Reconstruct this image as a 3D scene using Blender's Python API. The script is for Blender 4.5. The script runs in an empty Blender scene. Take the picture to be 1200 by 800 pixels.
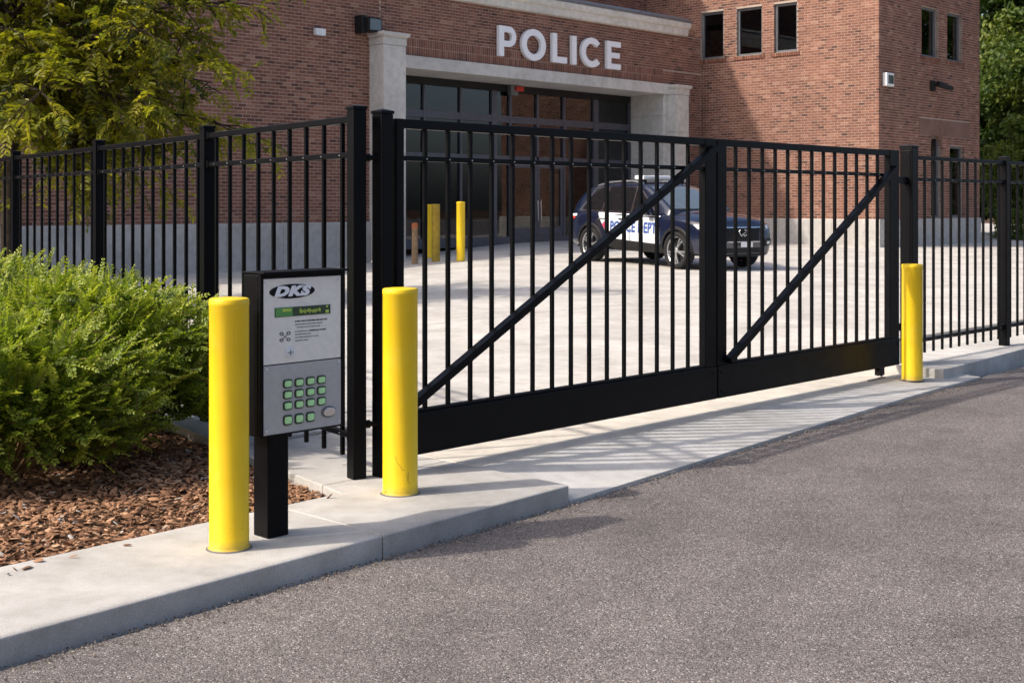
import bpy, bmesh, math, random
import numpy as np
from mathutils import Vector, Matrix
from mathutils.bvhtree import BVHTree

# ------------------------------------------------------------------ camera, sky, sun, exposure
scn = bpy.context.scene
COL = scn.collection
R = math.radians
random.seed(11)
rng = np.random.default_rng(11)

cam_d = bpy.data.cameras.new('camera')
cam = bpy.data.objects.new('camera', cam_d)
COL.objects.link(cam)
cam.location = (0, 0, 1.45)
cam.rotation_euler = (R(90), 0, 0)
cam_d.sensor_width = 36.0
cam_d.lens = 36.0 * 1523 / 1200
cam_d.shift_y = -160 / 1200
cam_d.clip_end = 1500
cam_d.dof.use_dof = True
cam_d.dof.focus_distance = 7.2
cam_d.dof.aperture_fstop = 10.0
scn.camera = cam

SUN_DIR = Vector((-0.94, -0.34, 0)).normalized()      # horizontal direction towards the sun
SUN_EL = R(42)
world = bpy.data.worlds.new('World')
scn.world = world
world.use_nodes = True
wn = world.node_tree
bg = wn.nodes['Background']
sky = wn.nodes.new('ShaderNodeTexSky')
sky.sky_type = 'NISHITA'
sky.sun_disc = False
sky.sun_elevation = SUN_EL
sky.sun_rotation = math.atan2(SUN_DIR.x, SUN_DIR.y)
sky.air_density = 0.8
sky.dust_density = 4.0
sky.ozone_density = 0.4
wn.links.new(sky.outputs[0], bg.inputs[0])
bg.inputs[1].default_value = 0.15

sun_d = bpy.data.lights.new('sun', 'SUN')
sun_d.energy = 2.8
sun_d.angle = R(1.2)
sun_d.color = (1.0, 0.915, 0.80)
sun = bpy.data.objects.new('sun', sun_d)
COL.objects.link(sun)
to_sun = Vector((SUN_DIR.x * math.cos(SUN_EL), SUN_DIR.y * math.cos(SUN_EL), math.sin(SUN_EL)))
sun.rotation_euler = to_sun.to_track_quat('Z', 'Y').to_euler()

vs = scn.view_settings
vs.view_transform = 'Standard'
vs.look = 'None'
vs.gamma = 1.0
vs.use_curve_mapping = False
vs.exposure = 0.55
scn.render.engine = 'CYCLES'
scn.cycles.use_denoising = True
scn.cycles.max_bounces = 8

# ------------------------------------------------------------------ frame along the gate: s along it, d behind it
EX, EY = 0.69, 0.724
_n = math.hypot(EX, EY); EX /= _n; EY /= _n
MX, MY = -EY, EX
OX, OY = -0.677, 6.97
ANG = math.atan2(EY, EX)

def W(s, d, z=0.0):
    return Vector((OX + s * EX + d * MX, OY + s * EY + d * MY, z))

def smooth01(t):
    t = min(1, max(0, t)); return t * t * (3 - 2 * t)

def lot_z(s, d):
    x = OX + s * EX + d * MX
    return 0.02 * max(d, 0) * smooth01((x + 5) / 6.0)

# ------------------------------------------------------------------ materials
def new_mat(name):
    m = bpy.data.materials.new(name); m.use_nodes = True
    nt = m.node_tree
    return m, nt, nt.nodes['Principled BSDF']

def N(nt, typ, **kw):
    n = nt.nodes.new(typ)
    for k, v in kw.items():
        setattr(n, k, v)
    return n

def coords(nt, kind='Object'):
    return N(nt, 'ShaderNodeTexCoord').outputs[kind]

def noise(nt, vec, scale, detail=4, rough=0.55, dist=0.0):
    n = N(nt, 'ShaderNodeTexNoise')
    n.inputs['Scale'].default_value = scale
    n.inputs['Detail'].default_value = detail
    n.inputs['Roughness'].default_value = rough
    n.inputs['Distortion'].default_value = dist
    nt.links.new(vec, n.inputs['Vector'])
    return n.outputs['Fac']

def ramp(nt, fac, stops):
    r = N(nt, 'ShaderNodeValToRGB')
    el = r.color_ramp.elements
    while len(el) < len(stops):
        el.new(0.5)
    for e, (p, c) in zip(el, stops):
        e.position = p
        e.color = (c[0], c[1], c[2], 1) if not isinstance(c, (int, float)) else (c, c, c, 1)
    nt.links.new(fac, r.inputs[0])
    return r.outputs[0]

def mix(nt, fac, a, b, typ='MIX'):
    n = N(nt, 'ShaderNodeMix', data_type='RGBA', blend_type=typ)
    for sock, v in ((n.inputs[0], fac), (n.inputs[6], a), (n.inputs[7], b)):
        if isinstance(v, (int, float)):
            sock.default_value = v
        elif isinstance(v, tuple):
            sock.default_value = (v[0], v[1], v[2], 1)
        else:
            nt.links.new(v, sock)
    return n.outputs[2]

def bump(nt, bsdf, height, strength=0.3, dist=0.01):
    b = N(nt, 'ShaderNodeBump')
    b.inputs['Strength'].default_value = strength
    b.inputs['Distance'].default_value = dist
    nt.links.new(height, b.inputs['Height'])
    nt.links.new(b.outputs[0], bsdf.inputs['Normal'])

def plain(name, col, rough=0.5, metal=0.0, var=0.12, scale=8.0, spec=0.5, bstr=0.0, coat=0.0, bscale=200):
    m, nt, b = new_mat(name)
    v = coords(nt)
    f = noise(nt, v, scale, 5)
    lo = tuple(c * (1 - var) for c in col); hi = tuple(min(1, c * (1 + var)) for c in col)
    nt.links.new(ramp(nt, f, [(0.3, lo), (0.7, hi)]), b.inputs['Base Color'])
    rr = ramp(nt, noise(nt, v, scale * 2.3, 4), [(0.3, rough * 0.85), (0.7, min(1, rough * 1.15))])
    nt.links.new(rr, b.inputs['Roughness'])
    b.inputs['Metallic'].default_value = metal
    b.inputs['Specular IOR Level'].default_value = spec
    b.inputs['Coat Weight'].default_value = coat
    if bstr:
        bump(nt, b, noise(nt, v, bscale, 3), bstr, 0.002)
    return m

def concrete(name, base, warm=(1.0, 0.965, 0.9), stain=0.25, grain=0.6):
    m, nt, b = new_mat(name)
    v = coords(nt)
    big = noise(nt, v, 0.9, 6, 0.6, 0.4)
    mid = noise(nt, v, 7.0, 6, 0.62)
    fine = noise(nt, v, 170.0, 3, 0.7)
    c = tuple(base * w for w in warm)
    c0 = tuple(x * (1 - stain) for x in c); c1 = tuple(min(0.9, x * 1.08) for x in c)
    col = ramp(nt, big, [(0.32, c0), (0.62, c1)])
    col = mix(nt, 0.5, col, ramp(nt, mid, [(0.3, (0.62, 0.6, 0.56)), (0.6, (1, 1, 1))]), 'MULTIPLY')
    col = mix(nt, grain * 0.5, col, ramp(nt, fine, [(0.35, 0.45), (0.65, 1.0)]), 'MULTIPLY')
    # small dark pits
    vo = N(nt, 'ShaderNodeTexVoronoi'); vo.inputs['Scale'].default_value = 55
    nt.links.new(v, vo.inputs['Vector'])
    pit = ramp(nt, vo.outputs['Distance'], [(0.05, 0.55), (0.12, 1.0)])
    col = mix(nt, 0.35, col, pit, 'MULTIPLY')
    nt.links.new(col, b.inputs['Base Color'])
    b.inputs['Roughness'].default_value = 0.88
    b.inputs['Specular IOR Level'].default_value = 0.25
    bump(nt, b, fine, 0.35, 0.004)
    return m

def asphalt_mat():
    m, nt, b = new_mat('asphalt')
    v = coords(nt)
    big = noise(nt, v, 0.35, 5, 0.6, 0.6)
    mid = noise(nt, v, 2.4, 6, 0.65)
    vo = N(nt, 'ShaderNodeTexVoronoi'); vo.inputs['Scale'].default_value = 185
    nt.links.new(v, vo.inputs['Vector'])
    sep = N(nt, 'ShaderNodeSeparateColor'); nt.links.new(vo.outputs['Color'], sep.inputs[0])
    grit = ramp(nt, sep.outputs[0], [(0.0, (0.070, 0.061, 0.058)), (0.30, (0.165, 0.144, 0.134)), (0.72, (0.252, 0.218, 0.203)),
                                     (0.95, (0.34, 0.305, 0.29)), (0.993, (0.62, 0.59, 0.56))])
    edge = ramp(nt, vo.outputs['Distance'], [(0.35, 1.0), (0.8, 0.42)])
    col = mix(nt, 0.7, grit, edge, 'MULTIPLY')
    col = mix(nt, 0.55, col, ramp(nt, big, [(0.3, 0.72), (0.65, 1.0)]), 'MULTIPLY')
    col = mix(nt, 0.55, col, ramp(nt, mid, [(0.32, 0.62), (0.6, 1.06)]), 'MULTIPLY')
    # tyre-polished lanes along the road, oily blotches, hairline cracks
    mp = N(nt, 'ShaderNodeMapping'); mp.inputs['Rotation'].default_value = (0, 0, -ANG); mp.inputs['Scale'].default_value = (.10, 1.0, 1.0)
    nt.links.new(v, mp.inputs['Vector'])
    lane = noise(nt, mp.outputs[0], 0.9, 3, 0.5)
    col = mix(nt, 0.5, col, ramp(nt, lane, [(0.35, 0.80), (0.6, 1.06)]), 'MULTIPLY')
    oil = ramp(nt, noise(nt, v, 1.7, 3, 0.5, 0.8), [(0.66, 1.0), (0.78, 0.62)])
    col = mix(nt, 0.8, col, oil, 'MULTIPLY')
    cv = N(nt, 'ShaderNodeTexVoronoi', feature='DISTANCE_TO_EDGE'); cv.inputs['Scale'].default_value = 0.42
    wob = N(nt, 'ShaderNodeVectorMath', operation='ADD')
    nz = N(nt, 'ShaderNodeTexNoise'); nz.inputs['Scale'].default_value = 3.0; nz.inputs['Detail'].default_value = 5
    nt.links.new(v, nz.inputs['Vector']); nt.links.new(v, wob.inputs[0]); 
    sc3 = N(nt, 'ShaderNodeVectorMath', operation='SCALE'); sc3.inputs['Scale'].default_value = 0.7
    nt.links.new(nz.outputs['Color'], sc3.inputs[0]); nt.links.new(sc3.outputs[0], wob.inputs[1])
    nt.links.new(wob.outputs[0], cv.inputs['Vector'])
    crack = ramp(nt, cv.outputs['Distance'], [(0.0015, 0.45), (0.0045, 1.0)])
    keep = ramp(nt, noise(nt, v, 0.5, 2), [(0.52, 0.0), (0.60, 0.7)])
    col = mix(nt, keep, col, mix(nt, 1.0, col, crack, 'MULTIPLY'))
    nt.links.new(col, b.inputs['Base Color'])
    b.inputs['Roughness'].default_value = 0.8
    b.inputs['Specular IOR Level'].default_value = 0.4
    inv = ramp(nt, vo.outputs['Distance'], [(0.0, 1.0), (0.8, 0.0)])
    bump(nt, b, inv, 0.55, 0.004)
    return m

def brick_mat():
    m, nt, b = new_mat('brick')
    at = N(nt, 'ShaderNodeAttribute', attribute_name='rnd')
    col = ramp(nt, at.outputs['Fac'], [(0.0, (0.115, 0.058, 0.046)), (0.12, (0.18, 0.083, 0.061)), (0.38, (0.242, 0.110, 0.076)),
                                       (0.65, (0.29, 0.136, 0.094)), (0.88, (0.345, 0.175, 0.122)), (1.0, (0.40, 0.23, 0.165))])
    g = N(nt, 'ShaderNodeNewGeometry')
    big = noise(nt, g.outputs['Position'], 0.55, 5, 0.6, 0.5)
    col = mix(nt, 0.55, col, ramp(nt, big, [(0.3, (0.66, 0.66, 0.68)), (0.62, (1.05, 1.0, 0.98))]), 'MULTIPLY')
    mp = N(nt, 'ShaderNodeMapping'); mp.inputs['Scale'].default_value = (1.0, 1.0, 0.12)
    nt.links.new(g.outputs['Position'], mp.inputs['Vector'])
    stk = noise(nt, mp.outputs[0], 1.8, 5, 0.65)
    col = mix(nt, 0.5, col, ramp(nt, stk, [(0.32, (0.62, 0.60, 0.60)), (0.58, (1.03, 1.02, 1.0))]), 'MULTIPLY')
    fn = noise(nt, g.outputs['Position'], 60, 4, 0.7)
    col = mix(nt, 0.4, col, ramp(nt, fn, [(0.3, 0.6), (0.65, 1.1)]), 'MULTIPLY')
    nt.links.new(col, b.inputs['Base Color'])
    b.inputs['Roughness'].default_value = 0.9
    b.inputs['Specular IOR Level'].default_value = 0.2
    bump(nt, b, fn, 0.4, 0.006)
    return m

def leaf_mat(name, stops, trans=0.35, rough=0.45):
    m, nt, b = new_mat(name)
    at = N(nt, 'ShaderNodeAttribute', attribute_name='rnd')
    col = ramp(nt, at.outputs['Fac'], stops)
    nt.links.new(col, b.inputs['Base Color'])
    b.inputs['Roughness'].default_value = rough
    b.inputs['Specular IOR Level'].default_value = 0.4
    tr = N(nt, 'ShaderNodeBsdfTranslucent')
    tc = mix(nt, 1.0, col, (1.25, 1.3, 0.55), 'MULTIPLY')
    nt.links.new(tc, tr.inputs['Color'])
    ms = N(nt, 'ShaderNodeMixShader'); ms.inputs[0].default_value = trans
    nt.links.new(b.outputs[0], ms.inputs[1]); nt.links.new(tr.outputs[0], ms.inputs[2])
    nt.links.new(ms.outputs[0], nt.nodes['Material Output'].inputs[0])
    return m

def glass_mat(name, tint, refl=1.0, rough=0.015):
    m, nt, b = new_mat(name)
    nt.nodes.remove(b)
    tr = N(nt, 'ShaderNodeBsdfTransparent'); tr.inputs[0].default_value = (*tint, 1)
    gl = N(nt, 'ShaderNodeBsdfGlossy'); gl.inputs['Roughness'].default_value = rough
    gl.inputs['Color'].default_value = (0.9, 0.93, 0.97, 1)
    fr = N(nt, 'ShaderNodeFresnel'); fr.inputs['IOR'].default_value = 1.55
    mul = N(nt, 'ShaderNodeMath', operation='MULTIPLY'); mul.inputs[1].default_value = refl
    nt.links.new(fr.outputs[0], mul.inputs[0])
    # faint waviness of real panes
    bm = N(nt, 'ShaderNodeBump'); bm.inputs['Strength'].default_value = 0.05; bm.inputs['Distance'].default_value = 0.02
    nt.links.new(noise(nt, coords(nt), 1.3, 2), bm.inputs['Height'])
    nt.links.new(bm.outputs[0], gl.inputs['Normal'])
    ms = N(nt, 'ShaderNodeMixShader')
    nt.links.new(mul.outputs[0], ms.inputs[0]); nt.links.new(tr.outputs[0], ms.inputs[1]); nt.links.new(gl.outputs[0], ms.inputs[2])
    nt.links.new(ms.outputs[0], nt.nodes['Material Output'].inputs[0])
    return m

def yellow_mat():
    m, nt, b = new_mat('yellow_paint')
    v = coords(nt)
    f = noise(nt, v, 5, 5)
    col = ramp(nt, f, [(0.3, (0.85, 0.555, 0.010)), (0.7, (0.90, 0.62, 0.014))])
    # rising grime and scuffs low down, thin scratches
    sx = N(nt, 'ShaderNodeSeparateXYZ'); nt.links.new(v, sx.inputs[0])
    low = ramp(nt, sx.outputs[2], [(0.0, 1.0), (0.16, 0.0)])
    sc = ramp(nt, noise(nt, v, 26, 6, 0.7, 1.5), [(0.60, 0.0), (0.66, 1.0)])
    mm = mix(nt, 1.0, low, sc, 'MULTIPLY')
    col = mix(nt, mm, col, (0.23, 0.15, 0.03))
    fade = ramp(nt, noise(nt, v, 3.2, 6, 0.7, 0.6), [(0.50, 0.0), (0.72, 0.35)])
    col = mix(nt, fade, col, (0.86, 0.66, 0.12))
    mpv = N(nt, 'ShaderNodeMapping'); mpv.inputs['Scale'].default_value = (1, 1, .06); nt.links.new(v, mpv.inputs['Vector'])
    drip = ramp(nt, noise(nt, mpv.outputs[0], 42, 4, 0.6), [(0.60, 0.0), (0.75, 0.28)])
    col = mix(nt, drip, col, (0.55, 0.36, 0.03))
    chipm = ramp(nt, noise(nt, v, 34, 5, 0.75), [(0.715, 0.0), (0.73, 1.0)])
    col = mix(nt, chipm, col, (0.20, 0.13, 0.05))
    soil_ = ramp(nt, sx.outputs[2], [(0.0, 0.55), (0.05, 0.0)])
    col = mix(nt, soil_, col, (0.30, 0.22, 0.10))
    nt.links.new(col, b.inputs['Base Color'])
    nt.links.new(ramp(nt, noise(nt, v, 14, 4), [(0.3, 0.38), (0.7, 0.52)]), b.inputs['Roughness'])
    b.inputs['Specular IOR Level'].default_value = 0.4
    bump(nt, b, noise(nt, v, 40, 4), 0.06, 0.004)
    return m

M = {}
M['asphalt'] = asphalt_mat()
M['kerb'] = concrete('kerb_concrete', 0.60, (1.0, 0.965, 0.915), 0.22, 0.95)
M['apron'] = concrete('apron_concrete', 0.66, (1.0, 0.975, 0.93), 0.20, 0.9)
M['drive'] = concrete('driveway_concrete', 0.70, (1.0, 0.935, 0.83), 0.16)
M['lot'] = concrete('lot_concrete', 0.62, (1.0, 0.952, 0.885), 0.22, 0.4)
M['stone'] = concrete('cast_stone', 0.66, (1.0, 0.965, 0.90), 0.12, 0.4)
M['plinth'] = concrete('plinth_concrete', 0.52, (1.0, 0.96, 0.91), 0.16, 0.4)
M['dirt'] = plain('soil', (0.085, 0.050, 0.030), 0.95, var=0.4, scale=3, spec=0.1)
M['brick'] = brick_mat()
M['mortar'] = plain('mortar', (0.43, 0.345, 0.29), 0.95, var=0.18, scale=5, spec=0.1)
M['render'] = plain('brown_render', (0.215, 0.128, 0.10), 0.95, var=0.15, scale=3, spec=0.1)
M['black'] = plain('black_powder_coat', (0.0028, 0.003, 0.0042), 0.40, var=0.25, scale=6, spec=0.12, bstr=0.08, bscale=260)
M['blackmatte'] = plain('black_plastic', (0.012, 0.012, 0.013), 0.6, spec=0.3)
M['yellow'] = yellow_mat()
M['steel'] = plain('brushed_steel', (0.90, 0.855, 0.775), 0.42, metal=0.0, var=0.06, scale=30)
M['steel2'] = plain('grey_faceplate', (0.48, 0.465, 0.45), 0.42, metal=0.0, var=0.06, scale=30)
M['chrome'] = plain('chrome', (0.75, 0.76, 0.78), 0.16, metal=1.0, var=0.04)
M['ink'] = plain('printed_ink', (0.012, 0.012, 0.014), 0.6, spec=0.12)
M['greyink'] = plain('grey_ink', (0.13, 0.13, 0.135), 0.6)
M['whiteplastic'] = plain('white_plastic', (0.78, 0.79, 0.80), 0.4, var=0.05)
M['letter'] = plain('white_letter_face', (0.93, 0.94, 0.96), 0.38, var=0.03)
M['lcd'] = plain('display_glass', (0.035, 0.075, 0.045), 0.15, var=0.2)
M['lcdgreen'] = plain('display_green', (0.11, 0.34, 0.09), 0.3)
M['lcdtext'] = plain('display_text', (0.50, 0.66, 0.10), 0.4)
M['key'] = plain('green_key', (0.52, 0.90, 0.42), 0.35, var=0.12, scale=60)
M['keydark'] = plain('key_bezel', (0.03, 0.045, 0.035), 0.4)
M['frame'] = plain('grey_aluminium', (0.085, 0.09, 0.112), 0.42, metal=0.3, var=0.15)
M['winframe'] = plain('window_frame_grey', (0.16, 0.165, 0.175), 0.45, metal=0.2, var=0.12)
M['roofcap'] = plain('cornice_cap_metal', (0.17, 0.18, 0.195), 0.5, metal=0.3, var=0.15)
M['cornice'] = concrete('cornice_paint', 0.78, (1.0, 0.96, 0.88), 0.12, 0.3)
M['room'] = plain('interior_wall', (0.34, 0.32, 0.29), 0.9)
M['roomdark'] = plain('interior_dark', (0.018, 0.018, 0.02), 0.9)
M['glass'] = glass_mat('storefront_glass', (0.55, 0.58, 0.60), 1.4)
M['wglass'] = glass_mat('window_glass', (0.25, 0.27, 0.30), 1.3)
M['red'] = plain('red_plastic', (0.5, 0.03, 0.02), 0.4)
M['navy'] = plain('navy_car_paint', (0.0035, 0.008, 0.028), 0.22, metal=0.0, var=0.02, scale=0.6, coat=1.0)
M['carwhite'] = plain('white_car_paint', (0.74, 0.76, 0.79), 0.3, var=0.03, coat=0.7)
M['carblack'] = plain('black_cladding', (0.012, 0.0125, 0.014), 0.6, spec=0.25)
M['tyre'] = plain('tyre_rubber', (0.014, 0.014, 0.015), 0.8, spec=0.3)
M['alloy'] = plain('alloy_silver', (0.55, 0.56, 0.58), 0.3, metal=0.85, var=0.06)
M['carglass'] = plain('tinted_car_glass', (0.008, 0.009, 0.011), 0.05, spec=0.6, coat=0.5)
M['shield'] = plain('windshield_glass', (0.10, 0.125, 0.14), 0.04, spec=0.9, coat=1.0)
M['lamp'] = plain('lamp_lens', (0.50, 0.53, 0.55), 0.08, spec=0.8, coat=1.0)
M['lampdark'] = plain('lamp_housing', (0.05, 0.055, 0.062), 0.15, spec=0.7, coat=1.0)
M['bluetext'] = plain('blue_vinyl', (0.035, 0.085, 0.30), 0.4)
M['pink'] = plain('crimson_vinyl', (0.45, 0.05, 0.11), 0.4)
M['bark'] = plain('bark', (0.045, 0.035, 0.027), 0.95, var=0.4, scale=12, spec=0.1, bstr=0.5, bscale=40)
M['twig'] = plain('twig_bark', (0.17, 0.105, 0.055), 0.9, var=0.3, scale=20, spec=0.15)
M['tan'] = plain('weathered_tan_paint', (0.30, 0.20, 0.11), 0.8, var=0.3, scale=12)
M['orange'] = plain('faded_orange_band', (0.42, 0.13, 0.05), 0.7, var=0.2)
M['scuff'] = plain('scuffed_paint', (0.20, 0.13, 0.03), 0.8)
M['olive'] = plain('faded_yellow_paint', (0.42, 0.29, 0.03), 0.6, var=0.2)
M['greywood'] = plain('weathered_wood', (0.16, 0.125, 0.105), 0.95, var=0.35, scale=10)
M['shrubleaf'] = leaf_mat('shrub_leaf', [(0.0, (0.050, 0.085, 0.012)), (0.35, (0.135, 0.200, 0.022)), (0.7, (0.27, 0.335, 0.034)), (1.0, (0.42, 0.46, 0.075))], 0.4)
M['treeleaf'] = leaf_mat('locust_leaf', [(0.0, (0.030, 0.048, 0.008)), (0.4, (0.17, 0.185, 0.015)), (0.75, (0.32, 0.305, 0.020)), (1.0, (0.46, 0.40, 0.04))], 0.5)
M['farleaf'] = leaf_mat('far_leaf', [(0.0, (0.022, 0.045, 0.010)), (0.5, (0.065, 0.115, 0.018)), (1.0, (0.17, 0.20, 0.035))], 0.3, 0.6)
M['chip'] = leaf_mat('bark_chip', [(0.0, (0.065, 0.032, 0.018)), (0.3, (0.22, 0.108, 0.056)), (0.65, (0.40, 0.215, 0.118)), (0.93, (0.56, 0.36, 0.22)), (1.0, (0.40, 0.37, 0.34))], 0.0, 0.9)

M['gritmat'] = leaf_mat('grit', [(0.0, (0.03, 0.028, 0.026)), (0.5, (0.10, 0.085, 0.07)), (0.85, (0.2, 0.16, 0.12)), (1.0, (0.34, 0.30, 0.26))], 0.0, 0.9)

# ------------------------------------------------------------------ mesh helpers
def link(o, parent=None):
    COL.objects.link(o)
    if parent is not None:
        o.parent = parent
    return o

def tag(o, label=None, cat=None, group=None, kind=None):
    if label: o['label'] = label
    if cat: o['category'] = cat
    if group: o['group'] = group
    if kind: o['kind'] = kind
    return o

def empty(name, loc=(0, 0, 0), rz=0.0, label=None, cat=None, group=None, kind=None):
    o = bpy.data.objects.new(name, None)
    o.empty_display_size = 0.2
    o.location = loc
    o.rotation_euler = (0, 0, rz)
    link(o)
    return tag(o, label, cat, group, kind)

class MB:
    def __init__(self):
        self.v = []; self.f = []; self.r = []
    def add(self, vs, fs, rnd=None):
        b = len(self.v)
        self.v += [tuple(p) for p in vs]
        self.f += [tuple(i + b for i in f) for f in fs]
        if rnd is not None:
            self.r += [rnd] * len(fs)
        return self
    def box(self, x0, x1, y0, y1, z0, z1, rnd=None):
        vs = [(x0, y0, z0), (x1, y0, z0), (x1, y1, z0), (x0, y1, z0), (x0, y0, z1), (x1, y0, z1), (x1, y1, z1), (x0, y1, z1)]
        return self.add(vs, [(0, 3, 2, 1), (4, 5, 6, 7), (0, 1, 5, 4), (1, 2, 6, 5), (2, 3, 7, 6), (3, 0, 4, 7)], rnd)
    def quad(self, a, b, c, d):
        return self.add([a, b, c, d], [(0, 1, 2, 3)])
    def bar(self, a, b, w, h, up=(0, 0, 1)):
        a = Vector(a); b = Vector(b); t = (b - a).normalized()
        u = t.cross(Vector(up))
        if u.length < 1e-4: u = Vector((1, 0, 0))
        u.normalize(); n = u.cross(t)
        vs = []
        for p in (a, b):
            for su, sn in ((-1, -1), (1, -1), (1, 1), (-1, 1)):
                vs.append(p + u * su * w / 2 + n * sn * h / 2)
        return self.add(vs, [(0, 1, 2, 3), (7, 6, 5, 4), (0, 4, 5, 1), (1, 5, 6, 2), (2, 6, 7, 3), (3, 7, 4, 0)])
    def tube(self, pts, rad, n=8, caps=True):
        rings = []; base = len(self.v)
        pts = [Vector(p) for p in pts]
        ref = Vector((0.31, 0.17, 0.93))
        for i, p in enumerate(pts):
            t = (pts[min(i + 1, len(pts) - 1)] - pts[max(i - 1, 0)]).normalized()
            u = t.cross(ref)
            if u.length < 1e-3: u = t.cross(Vector((1, 0, 0)))
            u.normalize(); w = t.cross(u)
            r = rad[i] if isinstance(rad, (list, tuple)) else rad
            for k in range(n):
                a = 2 * math.pi * k / n
                self.v.append(tuple(p + (u * math.cos(a) + w * math.sin(a)) * r))
        for i in range(len(pts) - 1):
            for k in range(n):
                a = base + i * n + k; b = base + i * n + (k + 1) % n
                self.f.append((a, b, b + n, a + n))
        if caps:
            self.f.append(tuple(base + k for k in range(n))[::-1])
            self.f.append(tuple(base + (len(pts) - 1) * n + k for k in range(n)))
        return self
    def lathe(self, prof, n=32, axis='z', c=(0, 0, 0), caps=True):
        base = len(self.v)
        for r, h in prof:
            for k in range(n):
                a = 2 * math.pi * k / n
                x, y = r * math.cos(a), r * math.sin(a)
                p = (x, y, h) if axis == 'z' else ((x, h, y) if axis == 'y' else (h, x, y))
                self.v.append((p[0] + c[0], p[1] + c[1], p[2] + c[2]))
        for i in range(len(prof) - 1):
            for k in range(n):
                a = base + i * n + k; b = base + i * n + (k + 1) % n
                self.f.append((a, b, b + n, a + n))
        if caps and prof[0][0] > 1e-6: self.f.append(tuple(base + k for k in range(n))[::-1])
        if caps and prof[-1][0] > 1e-6: self.f.append(tuple(base + (len(prof) - 1) * n + k for k in range(n)))
        return self
    def prism(self, poly, y0, y1, axis='y'):
        # poly: list of (a, b) outline; extruded along axis
        n = len(poly); vs = []
        for h in (y0, y1):
            for a, b in poly:
                vs.append((a, h, b) if axis == 'y' else ((a, b, h) if axis == 'z' else (h, a, b)))
        fs = [tuple(range(n))[::-1], tuple(range(n, 2 * n))]
        for i in range(n):
            j = (i + 1) % n
            fs.append((i, j, n + j, n + i))
        return self.add(vs, fs)
    def strip(self, inner, outer, y0, y1, closed=False):
        # band between two outlines in x-z, extruded in y
        n = len(inner); vs = []
        for h in (y0, y1):
            for p in inner: vs.append((p[0], h, p[1]))
            for p in outer: vs.append((p[0], h, p[1]))
        fs = []
        m = n if closed else n - 1
        for i in range(m):
            j = (i + 1) % n
            fs.append((i, j, n + j, n + i))
            fs.append((2 * n + i, 3 * n + i, 3 * n + j, 2 * n + j))
            fs.append((i, 2 * n + i, 2 * n + j, j))
            fs.append((n + i, n + j, 3 * n + j, 3 * n + i))
        if not closed:
            fs.append((0, n, 3 * n, 2 * n)); fs.append((n - 1, 3 * n - 1, 4 * n - 1, 2 * n - 1))
        return self.add(vs, fs)
    def mesh(self, name, mat, smooth=None):
        me = bpy.data.meshes.new(name)
        me.from_pydata(self.v, [], self.f)
        if self.r:
            at = me.attributes.new('rnd', 'FLOAT', 'FACE')
            at.data.foreach_set('value', self.r)
        bm = bmesh.new(); bm.from_mesh(me)
        bmesh.ops.recalc_face_normals(bm, faces=bm.faces[:])
        bm.to_mesh(me); bm.free()
        me.materials.append(M[mat])
        if smooth is not None:
            me.polygons.foreach_set('use_smooth', [True] * len(me.polygons))
            me.set_sharp_from_angle(angle=R(smooth))
        me.update()
        return me
    def build(self, name, mat, parent=None, smooth=None, bevel=0.0, seg=2, loc=None, rz=None):
        o = bpy.data.objects.new(name, self.mesh(name, mat, smooth))
        link(o, parent)
        if bevel:
            md = o.modifiers.new('bevel', 'BEVEL'); md.width = bevel; md.segments = seg; md.limit_method = 'ANGLE'; md.angle_limit = R(40)
            md.harden_normals = False
        if loc is not None: o.location = loc
        if rz is not None: o.rotation_euler = (0, 0, rz)
        return o

def inst(src, parent, loc, rz=0.0, name=None):
    c = src.copy()
    if name: c.name = name
    c.parent = parent; c.location = loc; c.rotation_euler = (0, 0, rz)
    COL.objects.link(c)
    return c

def boxpart(name, mat, parent, x0, x1, y0, y1, z0, z1, bevel=0.0, seg=2):
    return MB().box(x0, x1, y0, y1, z0, z1).build(name, mat, parent, bevel=bevel, seg=seg)

def np_mesh(name, V, F, mat, rnd=None, smooth=False):
    # F is a list of (n,k) int arrays
    me = bpy.data.meshes.new(name)
    loops = np.concatenate([f.reshape(-1) for f in F]).astype(np.int32)
    tot = np.concatenate([np.full(len(f), f.shape[1]) for f in F]).astype(np.int32)
    start = np.concatenate([[0], np.cumsum(tot)[:-1]]).astype(np.int32)
    me.vertices.add(len(V)); me.vertices.foreach_set('co', V.astype(np.float32).reshape(-1))
    me.loops.add(len(loops)); me.loops.foreach_set('vertex_index', loops)
    me.polygons.add(len(tot)); me.polygons.foreach_set('loop_start', start); me.polygons.foreach_set('loop_total', tot)
    if rnd is not None:
        at = me.attributes.new('rnd', 'FLOAT', 'FACE'); at.data.foreach_set('value', rnd.astype(np.float32))
    if smooth:
        me.polygons.foreach_set('use_smooth', np.ones(len(tot), dtype=bool))
    me.materials.append(M[mat])
    me.update(calc_edges=True); me.validate()
    return me

def unit(a):
    return a / np.maximum(np.linalg.norm(a, axis=1, keepdims=True), 1e-9)

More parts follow.
